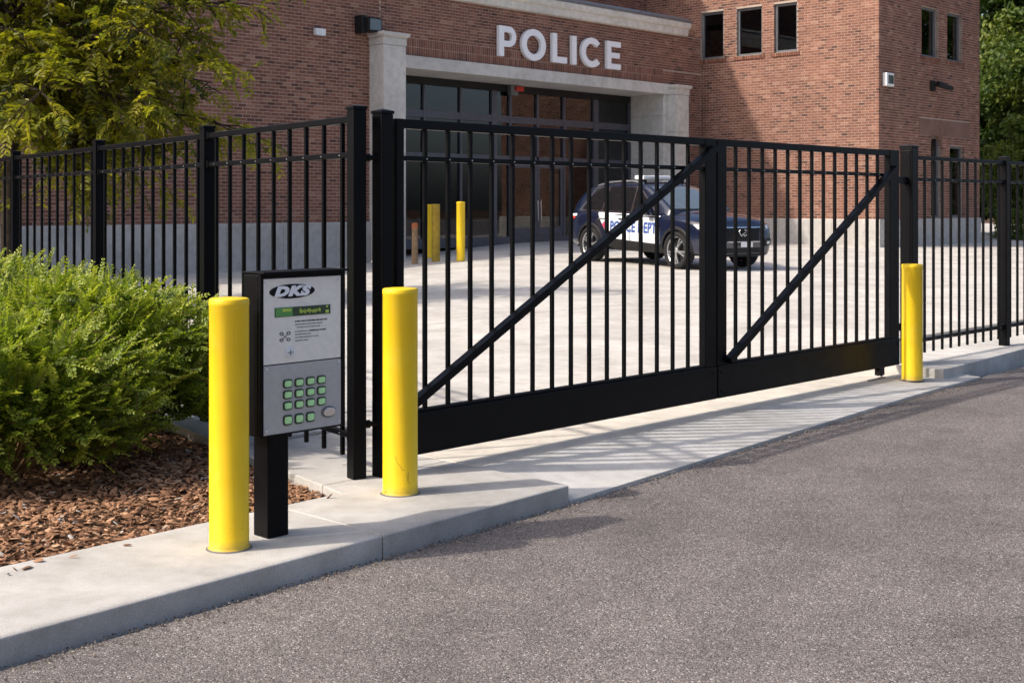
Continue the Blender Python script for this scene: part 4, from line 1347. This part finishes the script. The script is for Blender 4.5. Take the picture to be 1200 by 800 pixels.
for ax, sg in (('r', -1), ('l', 1)):
    rd = patch('rear_door', 'carwhite', car, BV, ax, [(-.74, .53), (-.06, .50), (-.06, 1.035), (-1.16, 1.05)], 10, 8)
    fd = patch('front_door', 'carwhite', car, BV, ax, [(-.045, .50), (.80, .47), (.86, 1.02), (-.045, 1.035)], 10, 8)
    for d_, hx in ((rd, -.30), (fd, .42 - .3)):
        hp = proj(BV, ax, hx, .93, .02)
        if hp: MB().box(hp.x - .11, hp.x + .11, hp.y - .018, hp.y + .018, .915, .945).build('door_handle', 'navy', d_, bevel=.008)
    patch('lower_cladding', 'carblack', car, BV, ax, [(-.98, .30), (.98, .30), (.93, .46), (-.87, .51)], 14, 4, off=.012)
    patch('fender_trim', 'chrome', car, BV, ax, [(.905, .56), (.925, .56), (.925, .80), (.905, .80)], 2, 4, off=.012)
    for gx0, gx1, gt0, gt1 in ((-.062, -.043, -.062, -.043), (.80, .815, .86, .878), (-.752, -.738, -1.178, -1.162)):
        patch('panel_gap', 'carblack', car, BV, ax, [(gx0, .50), (gx1, .50), (gt1, 1.03), (gt0, 1.03)], 1, 8, off=.0072, thick=.006)
    # arch cladding
    for axl in (1.4, -1.4):
        vs, fs = [], []
        nA = 26
        for i in range(nA + 1):
            a = R(-8 + 196 * i / nA)
            for rr, of in ((.400, .016), (.43, .022), (.462, .012), (.470, -.004)):
                x, z = axl + rr * math.cos(a), .37 + rr * math.sin(a)
                p = proj(BV, ax, x, max(.30, z), of)
                vs.append(p if p else Vector((x, sg * .93, z)))
        for i in range(nA):
            for j in range(3):
                k = i * 4 + j
                fs.append((k, k + 1, k + 5, k + 4))
        b = MB(); b.add(vs, fs); b.build('arch_cladding', 'carblack', car, smooth=50)
    # side glass: chrome surround, rear and front pane, quarter pane
    patch('window_trim', 'chrome', car, GV, ax, [(-1.93, 1.075), (.74, 1.06), (-.02, 1.600), (-1.52, 1.575)], 16, 6, off=.003, thick=.01)
    patch('front_side_window', 'carglass', car, GV, ax, [(-.08, 1.085), (.66, 1.075), (-.02, 1.565), (-.10, 1.585)], 8, 6, off=.008)
    patch('rear_side_window', 'carglass', car, GV, ax, [(-1.07, 1.09), (-.13, 1.085), (-.14, 1.585), (-1.02, 1.582)], 8, 6, off=.008)
    patch('quarter_window', 'carglass', car, GV, ax, [(-1.84, 1.10), (-1.12, 1.09), (-1.07, 1.58), (-1.50, 1.552)], 8, 6, off=.008)
    # mirror
    y = sg
    mr = MB(); mr.lathe([(0, -.12), (.07, -.115), (.105, -.06), (.11, 0), (.095, .07), (0, .09)], 18, 'x', (.62, sg * 1.02, 1.12)); mo = mr.build('mirror', 'navy', car, smooth=50)
    MB().bar((.60, sg * .87, 1.05), (.61, sg * .97, 1.08), .06, .04).build('mirror_arm', 'carblack', mo, bevel=.008)
    # roof rail and headlights
    rp = [proj(GV, 't', xx, sg * .58, .035) for xx in (-1.55, -1.2, -.8, -.4, -.05)]
    rp[0] -= Vector((0, 0, .03)); rp[-1] -= Vector((0, 0, .03))
    MB().tube(rp, .022, 8).build('roof_rail', 'alloy', car, smooth=50)
    hl = patch('headlight', 'lampdark', car, BV, 'x', [(sg * .47, .745), (sg * .84, .78), (sg * .87, .915), (sg * .46, .85)], 10, 6, off=.012, thick=.03)
    patch('headlight_lens', 'lamp', hl, BV, 'x', [(sg * .62, .80), (sg * .82, .815), (sg * .84, .885), (sg * .64, .862)], 6, 4, off=.018, thick=.01)
    patch('headlight_lens', 'lamp', hl, BV, 'x', [(sg * .48, .79), (sg * .54, .79), (sg * .54, .835), (sg * .48, .83)], 4, 4, off=.018, thick=.01)
    hs_ = patch('headlight_side', 'lamp', car, BV, ax, [(1.98, .80), (2.17, .80), (2.12, .87), (1.86, .885)], 6, 4, off=.010)
    fg = patch('fog_light_recess', 'carblack', car, BV, 'x', [(sg * .54, .46), (sg * .78, .50), (sg * .80, .62), (sg * .56, .58)], 6, 5, off=.010)
    patch('fog_light', 'lamp', fg, BV, 'x', [(sg * .62, .505), (sg * .70, .515), (sg * .70, .565), (sg * .62, .56)], 4, 4, off=.018, thick=.01)
    patch('tail_light', 'red', car, BV, ax, [(-2.26, .86), (-1.98, .90), (-1.95, 1.0), (-2.24, .99)], 6, 4, off=.010)
    patch('tail_reflector', 'carwhite', car, BV, ax, [(-2.24, .93), (-1.90, .955), (-1.92, 1.005), (-2.22, .985)], 6, 3, off=.016)

patch('windshield', 'shield', car, GV, 'x', [(-.72, 1.165), (.72, 1.165), (.60, 1.60), (-.60, 1.60)], 12, 10, off=.007)
patch('cowl', 'carblack', car, GV, 'x', [(-.74, 1.13), (.74, 1.13), (.73, 1.16), (-.73, 1.16)], 10, 2, off=.004)
patch('rear_window', 'carglass', car, GV, 'k', [(-.66, 1.16), (.66, 1.16), (.58, 1.50), (-.58, 1.50)], 10, 8, off=.007)
gr = patch('grille', 'carblack', car, BV, 'x', [(-.40, .575), (.40, .575), (.45, .83), (-.45, .83)], 14, 8, off=.010, thick=.02)
for zz in (.615, .655, .695, .735, .775):
    patch('grille_slat', 'carblack', gr, BV, 'x', [(-.39, zz), (.39, zz), (.40, zz + .012), (-.40, zz + .012)], 12, 2, off=.022, thick=.012)
patch('grille_trim', 'chrome', gr, BV, 'x', [(-.46, .822), (.46, .822), (.46, .838), (-.46, .838)], 14, 2, off=.020, thick=.012)
patch('grille_trim', 'alloy', gr, BV, 'x', [(-.44, .548), (.44, .548), (.42, .566), (-.42, .566)], 14, 2, off=.020, thick=.012)
# angular chrome emblem
em = MB()
xE = proj(BV, 'x', .0, .73, .040).x
def emb(pts, w=.018):
    for p, q in zip(pts[:-1], pts[1:]):
        em.bar((xE, p[0], p[1]), (xE, q[0], q[1]), w, .016, (1, 0, 0))
emb([(-.10, .79), (-.125, .745), (-.06, .67), (-.02, .71)])
emb([(.02, .79), (.095, .765), (.10, .72), (.02, .665), (-.02, .71), (.05, .745)])
em.build('emblem', 'chrome', gr, bevel=.003)
patch('lower_grille', 'carblack', car, BV, 'x', [(-.50, .34), (.50, .34), (.50, .44), (-.50, .44)], 10, 4, off=.010)
patch('number_plate', 'whiteplastic', car, BV, 'x', [(-.06, .455), (.24, .455), (.24, .55), (-.06, .55)], 6, 3, off=.022)
patch('skid_plate', 'carblack', car, BV, 'x', [(-.45, .292), (.45, .292), (.48, .322), (-.48, .322)], 10, 2, off=.012)
# light bar
lb = empty('light_bar', (0, 0, 0)); lb.parent = car
zR = proj(GV, 't', -.15, 0, 0).z
m = MB(); m.prism(rrect(-.15, zR + .085, .30, .085, .03), -.62, .62, axis='y'); m.build('lens', 'carwhite', lb, bevel=.01)
for yy in (-.50, .50):
    MB().box(-.22, -.08, yy - .03, yy + .03, zR - .025, zR + .042).build('mount_foot', 'carblack', lb, bevel=.006)
for k_, yy in enumerate((-.45, .45)):
    m = MB(); m.prism(rrect(-.15, zR + .086, .306, .050, .02), yy - .12, yy + .12, axis='y'); m.build('beacon', 'bluetext' if k_ else 'lamp', lb)
# wheels
tyre_m = MB().lathe([(.265, -.095), (.30, -.112), (.335, -.114), (.358, -.100), (.368, -.06), (.370, 0), (.368, .06), (.358, .100), (.335, .114), (.30, .112), (.265, .095)], 40, 'y', caps=False).mesh('tyre', 'tyre', 50)
rimb = MB(); rimb.lathe([(.262, -.095), (.268, -.088), (.25, -.075), (.245, .08), (.262, .095)], 40, 'y', caps=False)
rim_m = rimb.mesh('rim', 'alloy', 50)
disc_m = MB().lathe([(0, -.015), (.245, -.015), (.245, .0), (0, .0)], 30, 'y').mesh('brake_backing', 'carblack', 40)
sp = MB()
for k in range(5):
    for dd in (-.16, .16):
        a = 2 * math.pi * k / 5 + .3
        a2 = a + dd
        sp.bar((.05 * math.cos(a), -.078, .05 * math.sin(a)), (.252 * math.cos(a2), -.070, .252 * math.sin(a2)), .032, .030, (0, 1, 0))
sp.lathe([(0, -.100), (.035, -.098), (.055, -.088), (.06, -.055), (0, -.05)], 20, 'y')
spoke_m = sp.mesh('spokes', 'alloy', 40)
for axl in (1.4, -1.4):
    for sg in (-1, 1):
        wroot = empty('wheel', (axl, sg * .845, .37)); wroot.parent = car
        wroot.rotation_euler = (0, random.uniform(0, 2), 0 if sg < 0 else math.pi)
        for nm, me in (('tyre', tyre_m), ('rim', rim_m), ('brake_backing', disc_m), ('spokes', spoke_m)):
            link(bpy.data.objects.new(nm, me), wroot)
MB().box(-1.9, 1.9, -.55, .55, .26, .34).build('underbody', 'carblack', car)
# door lettering, projected on the door skin
def proj_text(txt, size, x0, zc, parent, mat, sx, ax='r', name='door_lettering', off=.012):
    me = text_mesh(txt, size, size * .035, 0, 0, 1.05, mat)
    bm = bmesh.new(); bm.from_mesh(me)
    bmesh.ops.subdivide_edges(bm, edges=[e for e in bm.edges if e.calc_length() > .05], cuts=2)
    for v in bm.verts:
        X = (x0 + v.co.x * sx) if ax == 'r' else (x0 - v.co.x * sx)
        p = proj(BV, ax, X, zc + v.co.y, off)
        if p: v.co = p
    bm.to_mesh(me); bm.free()
    o = bpy.data.objects.new(name, me); link(o, parent); return o
# car's right side reads rear-to-front when seen from outside
proj_text('POLICE DEPT', .29, .06, .765, car, 'bluetext', .84)
proj_text('POLICE DEPT', .25, .09, .765, car, 'bluetext', .88, ax='l')
for ax in ('r', 'l'):
    patch('door_emblem', 'pink', car, BV, ax, [(-.97, .80), (-.86, .70), (-.78, .80), (-.87, .88)], 4, 4, off=.011, thick=.004)
    patch('door_stripe', 'greyink', car, BV, ax, [(-1.10, .905), (-.84, .90), (-.84, .93), (-1.10, .935)], 4, 2, off=.011, thick=.004)

# ------------------------------------------------------------------ shrubs
def shrub(cx, cy, rx, ry, h, n_shoots, seed, label):
    r_ = np.random.default_rng(seed)
    zb = bed_z(cx, cy)
    root = empty('shrub', (cx, cy, zb), 0, label, 'shrub', 'leafy shrubs in the planting bed')
    # lobed dome
    lob_ = [(r_.uniform(0, 2 * math.pi), r_.uniform(.1, 1.2), r_.uniform(.35, .75), r_.uniform(.08, .2)) for _ in range(9)]
    def radius(dirs):
        out = np.ones(len(dirs))
        for a, e, wd, amp in lob_:
            c = np.array([math.cos(a) * math.cos(e), math.sin(a) * math.cos(e), math.sin(e)])
            out += amp * np.exp(-((1 - dirs @ c) / (wd * .35)) ** 1.0)
        return out / 1.12
    az = r_.uniform(0, 2 * np.pi, n_shoots); sz = r_.uniform(-.42, 1.0, n_shoots)
    cz = np.sqrt(np.maximum(0, 1 - sz ** 2))
    Dn = np.stack([np.cos(az) * cz, np.sin(az) * cz, sz], 1)
    rad = radius(Dn) * (1 - .50 * r_.random(n_shoots) ** 1.9)
    C = np.array([0, 0, h * .42])
    P = C + Dn * rad.reshape(-1, 1) * np.array([rx, ry, h * .56])
    P[:, 2] = np.maximum(P[:, 2], .05)
    out = Dn * np.array([1, 1, .55]) + np.array([0, 0, .22]) + r_.normal(0, .38, (n_shoots, 3))
    out = unit(out)
    Ls = r_.uniform(.15, .32, n_shoots)
    long_ = r_.random(n_shoots) < .05
    Ls[long_] *= 1.5
    LP, LD, LN, LL, LW, LR = [], [], [], [], [], []
    tw = MB()
    for i in range(n_shoots):
        d0 = out[i]; L = Ls[i]; p0 = P[i] - d0 * L * .55
        droop = r_.uniform(-.3, .5)
        upv = np.array([0, 0, 1.0]) + r_.normal(0, .45, 3)
        side = np.cross(d0, upv); side /= np.linalg.norm(side) + 1e-9
        nrm = np.cross(side, d0)
        nodes = int(L / .019)
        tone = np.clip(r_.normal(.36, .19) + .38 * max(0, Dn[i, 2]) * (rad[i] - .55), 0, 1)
        t = (np.arange(nodes) + 1) / nodes
        pts = p0 + np.outer(t * L, d0) - np.outer(droop * L * t ** 2 * .3, [0, 0, 1])
        tip = 1 - .5 * t ** 2
        for sgn in (1, -1):
            LP.append(pts); n = nodes
            dirv = d0 * (.45 + .5 * t.reshape(-1, 1)) + side * sgn * .85 + nrm * r_.normal(.08, .22, (n, 1)) + r_.normal(0, .12, (n, 3))
            LD.append(dirv); LN.append(np.tile(nrm, (n, 1)) + r_.normal(0, .22, (n, 3)))
            l = r_.uniform(.030, .047, n) * tip
            LL.append(l); LW.append(l * r_.uniform(.44, .58, n))
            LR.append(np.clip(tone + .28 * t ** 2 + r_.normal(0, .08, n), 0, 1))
        if i % 2 == 0:
            tw.tube([tuple(p0 - d0 * .05), tuple(pts[nodes // 2]), tuple(pts[-1])], [.0028, .002, .0010], 3, False)
    cat = lambda a: np.concatenate(a)
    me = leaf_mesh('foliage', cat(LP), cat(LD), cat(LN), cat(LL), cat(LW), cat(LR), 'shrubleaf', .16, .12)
    link(bpy.data.objects.new('foliage', me), root)
    # dead sprigs and woody stems
    for k in range(34):
        i = r_.integers(0, n_shoots); d0 = unit(out[i:i + 1])[0]; q0 = P[i]
        tw.tube([tuple(q0 - d0 * .15), tuple(q0 + d0 * .06), tuple(q0 + d0 * .16 + r_.normal(0, .03, 3))], [.004, .003, .0015], 4, False)
    for k in range(26):
        a = 2 * math.pi * k / 26 + r_.uniform(-.2, .2); e = r_.uniform(.15, 1.2)
        q = np.array([math.cos(a) * math.cos(e) * rx * .8, math.sin(a) * math.cos(e) * ry * .8, h * (.15 + .72 * math.sin(e))])
        b0 = np.array([math.cos(a) * .10, math.sin(a) * .10, -.03])
        mid = b0 * .4 + q * .6 + r_.normal(0, .05, 3); mid[2] *= .8
        tw.tube([tuple(b0), tuple(b0 * .6 + mid * .4 + np.array([0, 0, .03])), tuple(mid), tuple(q)], [.012, .010, .007, .003], 5, False)
    tw.build('twigs', 'twig', root, smooth=60)
    return root
shrub(-2.66, 7.86, .96, .90, .98, 2700, 21, 'large rounded green shrub in front of the fence, left of the near bollard')
shrub(-4.02, 9.35, 1.10, 1.1, 1.03, 1900, 22, 'green shrub set back against the fence behind the large one')
shrub(-2.78, 6.92, .84, .74, .80, 2200, 23, 'low green shrub spilling toward the kerb at the left edge')

# ------------------------------------------------------------------ trees
def grow(r_, p, d, L, rad, depth, segs, ends, spread=.6, up=.12):
    pts = [p.copy()]; n = 5
    for i in range(n):
        d = d + r_.normal(0, .12, 3) + np.array([0, 0, up * .25]); d /= np.linalg.norm(d)
        p = p + d * L / n; pts.append(p.copy())
    rads = [rad * (1 - .6 * i / n) for i in range(n + 1)]
    segs.append((pts, rads))
    if depth == 0:
        ends.append((pts, d)); return
    k = r_.integers(3, 5)
    for j in range(k):
        i = r_.integers(2, n + 1)
        nd = d + r_.normal(0, spread, 3); nd /= np.linalg.norm(nd)
        grow(r_, pts[i], nd, L * r_.uniform(.55, .8), rads[i] * .75, depth - 1, segs, ends, spread, up)

# yellow-green tree behind the left fence
def locust():
    r_ = np.random.default_rng(8)
    X0, Y0 = -7.05, 18.2
    root = empty('tree', (X0, Y0, bz(X0, Y0) - .03), 0, 'yellow green small leaved tree behind the left fence', 'tree')
    tr = MB()
    tr.tube([(0, 0, -.1), (.03, 0, .5), (-.02, .05, 1.3), (.05, .02, 2.2), (.0, 0, 3.1), (.05, .05, 4.2), (.1, .0, 5.4)], [.15, .125, .11, .10, .085, .05, .008], 12)
    twigs = []
    limbs = []
    specs = [(0.0, 2.3, 3.9, 2.5), (-.2, 2.7, 4.0, 2.9), (.3, 2.9, 3.6, 3.0), (-.45, 2.5, 3.3, 2.4), (.1, 3.2, 4.3, 3.6), (-.3, 3.6, 4.4, 4.0), (.5, 3.7, 3.2, 3.6), (1.2, 2.8, 2.6, 2.6), (2.2, 2.6, 2.6, 2.4),
             (3.2, 2.8, 2.4, 2.8), (4.3, 2.7, 2.6, 2.6), (5.2, 2.5, 3.2, 2.5), (5.7, 3.1, 3.6, 3.2), (1.7, 3.6, 2.2, 3.5), (-.9, 3.2, 3.0, 3.2), (.0, 2.4, 2.6, 1.9), (-.6, 2.2, 2.0, 1.8), (5.9, 3.7, 3.4, 4.3), (.25, 2.2, 2.0, 1.8), (-.1, 4.0, 3.6, 4.9),
             (-.15, 3.0, 2.4, 3.2), (.2, 3.4, 2.2, 4.0), (-.4, 3.8, 2.6, 4.6), (.05, 3.9, 4.6, 4.4), (-.7, 2.8, 2.4, 2.7), (.4, 2.4, 1.5, 2.2), (-.3, 2.3, 1.4, 2.1), (3.0, 3.6, 1.6, 4.2), (2.5, 3.9, 2.0, 4.6), (3.6, 3.4, 1.8, 3.6), (4.6, 3.8, 1.6, 4.6), (.8, 4.2, 1.5, 5.2), (3.3, 3.0, 1.4, 2.6), (5.0, 3.3, 1.8, 3.4), (5.6, 4.0, 1.8, 4.9)]
    for az, zz, L, zend in specs:
        p = np.array([0, 0, zz]); L *= .78; zz += .25; zend += .35; p = np.array([0, 0, zz]); q = np.array([math.cos(az) * L, math.sin(az) * L * .9, zend + r_.normal(0, .15)])
        mid = p * .5 + q * .5 + np.array([0, 0, .35])
        pts = []
        for t in np.linspace(0, 1, 7):
            pts.append((1 - t) ** 2 * p + 2 * t * (1 - t) * mid + t * t * q + (r_.normal(0, .05, 3) if 0 < t < 1 else 0))
        tr.tube([tuple(a) for a in pts], [.030 * (1 - .85 * t) + .005 for t in np.linspace(0, 1, 7)], 6, False)
        limbs.append(pts)
        # secondary branches
        for k in range(15):
            t = r_.uniform(.12, 1.0); i = min(5, int(t * 6)); b = pts[i] + (pts[i + 1] - pts[i]) * (t * 6 - i)
            dr = (pts[i + 1] - pts[i]); dr = dr / np.linalg.norm(dr)
            nd = dr * .7 + r_.normal(0, .55, 3) + np.array([0, 0, -.05]); nd /= np.linalg.norm(nd)
            l2 = r_.uniform(.45, 1.0)
            e = b + nd * l2 + np.array([0, 0, -.12 * l2])
            tr.tube([tuple(b), tuple((b + e) / 2 + np.array([0, 0, .04])), tuple(e)], [.012, .008, .004], 4, False)
            for m_ in range(6):
                tt = r_.uniform(.15, 1.0); o_ = b + (e - b) * tt
                td = nd * .6 + r_.normal(0, .5, 3) + np.array([0, 0, -.12]); td /= np.linalg.norm(td)
                twigs.append((o_, td, r_.uniform(.18, .40)))
    LP, LD, LN, LL, LW, LR = [], [], [], [], [], []
    tm = MB()
    for o_, td, L in twigs:
        n = int(L / .040)
        t = (np.arange(n) + 1) / n
        pts = o_ + np.outer(t * L, td) - np.outer(.35 * L * t ** 2, [0, 0, 1])
        side = np.cross(td, [0, 0, 1.0] + r_.normal(0, .35, 3)); side /= np.linalg.norm(side) + 1e-9
        nrm = np.cross(side, td)
        tone = np.clip(r_.normal(.48, .2), 0, 1)
        for sg in (1, -1):
            LP.append(pts); LD.append(td * .55 + side * sg * .8 + np.array([0, 0, -.15]) + r_.normal(0, .18, (n, 3)))
            LN.append(np.tile(nrm, (n, 1)) + r_.normal(0, .3, (n, 3)))
            l = r_.uniform(.075, .125, n); LL.append(l); LW.append(l * r_.uniform(.32, .44, n)); LR.append(np.clip(tone + r_.normal(0, .10, n), 0, 1))
        tm.tube([tuple(o_), tuple(pts[-1])], [.004, .002], 3, False)
    cat = lambda a: np.concatenate(a)
    link(bpy.data.objects.new('crown', leaf_mesh('crown', cat(LP), cat(LD), cat(LN), cat(LL), cat(LW), cat(LR), 'treeleaf', .15, .2)), root)
    tr.build('trunk', 'bark', root, smooth=60)
    tm.build('twigs', 'twig', root)
locust()

def leafy_tree(loc, h, rad, zlow, n, size, seed, label, name='tree', group=None, tone=.5, mat='farleaf', kind=None, trunk=.22):
    r_ = np.random.default_rng(seed)
    root = empty(name, loc, 0, label, 'tree', group)
    segs, ends = [], []
    p = np.zeros(3)
    tr = MB()
    tr.tube([(0, 0, -.2), (.05, 0, zlow), (0, .08, zlow + (h - zlow) * .35), (.1, 0, h * .8)], [trunk, trunk * .8, trunk * .6, .05], 9)
    cl = 46
    cc = []
    for k in range(cl):
        d = r_.normal(0, 1, 3); d /= np.linalg.norm(d)
        q = d * r_.uniform(.45, 1.0) * np.array([rad, rad, (h - zlow) / 2]) + np.array([0, 0, (h + zlow) / 2])
        cc.append(q)
        b = np.array([0, 0, zlow + (q[2] - zlow) * r_.uniform(.2, .6)])
        tr.tube([tuple(b), tuple((b + q) / 2 + np.array([0, 0, .2])), tuple(q)], [.06, .04, .012], 5, False)
    per = n // cl
    LP, LR = [], []
    for q in cc:
        s_ = r_.uniform(.55, 1.0) * rad * .36
        g_ = r_.normal(0, 1, (per, 3)); g_ /= np.linalg.norm(g_, axis=1, keepdims=True)
        LP.append(q + g_ * (r_.random((per, 1)) ** .45) * s_ * np.array([1.15, 1.15, .75]))
        LR.append(np.clip(tone + r_.normal(0, .12) + r_.normal(0, .14, per), 0, 1))
    P = np.concatenate(LP); n2 = len(P)
    D = r_.normal(0, 1, (n2, 3)) + np.array([0, 0, -.35]); Nn = r_.normal(0, .6, (n2, 3)) + np.array([0, 0, 1.0])
    l = r_.uniform(.7, 1.3, n2) * size
    link(bpy.data.objects.new('crown', leaf_mesh('crown', P, D, Nn, l, l * .55, np.concatenate(LR), mat, .15, .2)), root)
    tr.build('trunk', 'bark', root, smooth=60)
    return root
gz = .25
leafy_tree((19.0, 46.0, gz), 8.6, 2.7, .5, 17000, .20, 31, 'yellow green leafy tree just right of the brick wing', tone=.66)
leafy_tree((22.5, 52.0, gz), 18.5, 5.6, .3, 40000, .28, 32, 'tall dark green tree behind the brick wing at the right edge', tone=.34)
leafy_tree((18.6, 49.5, gz), 6.0, 2.6, .1, 18000, .22, 34, 'dark bushy evergreen filling the gap behind the low hedge', tone=.28)
leafy_tree((26.5, 46.0, gz), 11.0, 4.2, .3, 18000, .26, 33, 'dark tree further right beyond the end of the fence', tone=.36)

def hedge(a, b, w, h, n, seed, label):
    r_ = np.random.default_rng(seed)
    a = np.array(a); b = np.array(b); t = b - a; L = np.linalg.norm(t); t = t / L; s_ = np.array([-t[1], t[0], 0])
    root = empty('hedge', tuple(a), 0, label, 'hedge')
    P = np.outer(r_.uniform(0, L, n), t) + np.outer(r_.uniform(-w / 2, w / 2, n), s_); P[:, 2] += r_.uniform(.02, h, n) + .05 * np.sin(P[:, 0] * 5)
    l = r_.uniform(.07, .13, n)
    link(bpy.data.objects.new('foliage', leaf_mesh('foliage', P, r_.normal(0, 1, (n, 3)), r_.normal(0, .6, (n, 3)) + np.array([0, 0, 1.]), l, l * .6, np.clip(r_.normal(.62, .16, n), 0, 1), 'farleaf')), root)
    st = MB()
    for k in range(int(L / .5)):
        q = t * (k * .5 + .2); st.tube([(q[0], q[1], -.1), (q[0] + .05, q[1], h * .7)], [.02, .008], 5, False)
    st.build('stems', 'bark', root)
hedge((16.6, 44.6, gz), (27.0, 42.0, gz), 1.4, 1.0, 22000, 41, 'low olive green hedge right of the brick wing')

# belt of trees across the road, mirrored in the entrance glass
def belt():
    r_ = np.random.default_rng(77)
    LP, LR = [], []
    tr = MB()
    for k in range(13):
        x = -30 + k * 6.6 + r_.uniform(-1, 1); y = -34 + .0 * x + r_.uniform(-3, 3)
        h = r_.uniform(8, 13); rad = r_.uniform(3.6, 4.8)
        tr.tube([(x, y, -.45), (x, y, h * .7)], [.22, .08], 7)
        for c in range(22):
            d = r_.normal(0, 1, 3); d /= np.linalg.norm(d)
            q = np.array([x, y, h * .52]) + d * r_.uniform(.4, 1) * np.array([rad, rad, h * .42])
            m_ = 170
            g_ = r_.normal(0, 1, (m_, 3)); g_ /= np.linalg.norm(g_, axis=1, keepdims=True)
            LP.append(q + g_ * r_.random((m_, 1)) ** .4 * 1.35); LR.append(np.clip(r_.normal(.5, .12) + r_.normal(0, .12, m_), 0, 1))
    P = np.concatenate(LP); P[:, 2] = np.maximum(P[:, 2], -.2); n = len(P); l = r_.uniform(.35, .6, n)
    me = leaf_mesh('tree_belt', P, r_.normal(0, 1, (n, 3)), r_.normal(0, .6, (n, 3)) + np.array([0, 0, 1.]), l, l * .6, np.concatenate(LR), 'farleaf')
    o = bpy.data.objects.new('tree_belt', me); link(o)
    tag(o, 'belt of trees across the road, seen only as a reflection in the glass', 'trees', kind='stuff')
    tr.build('trunks', 'bark', o)
belt()
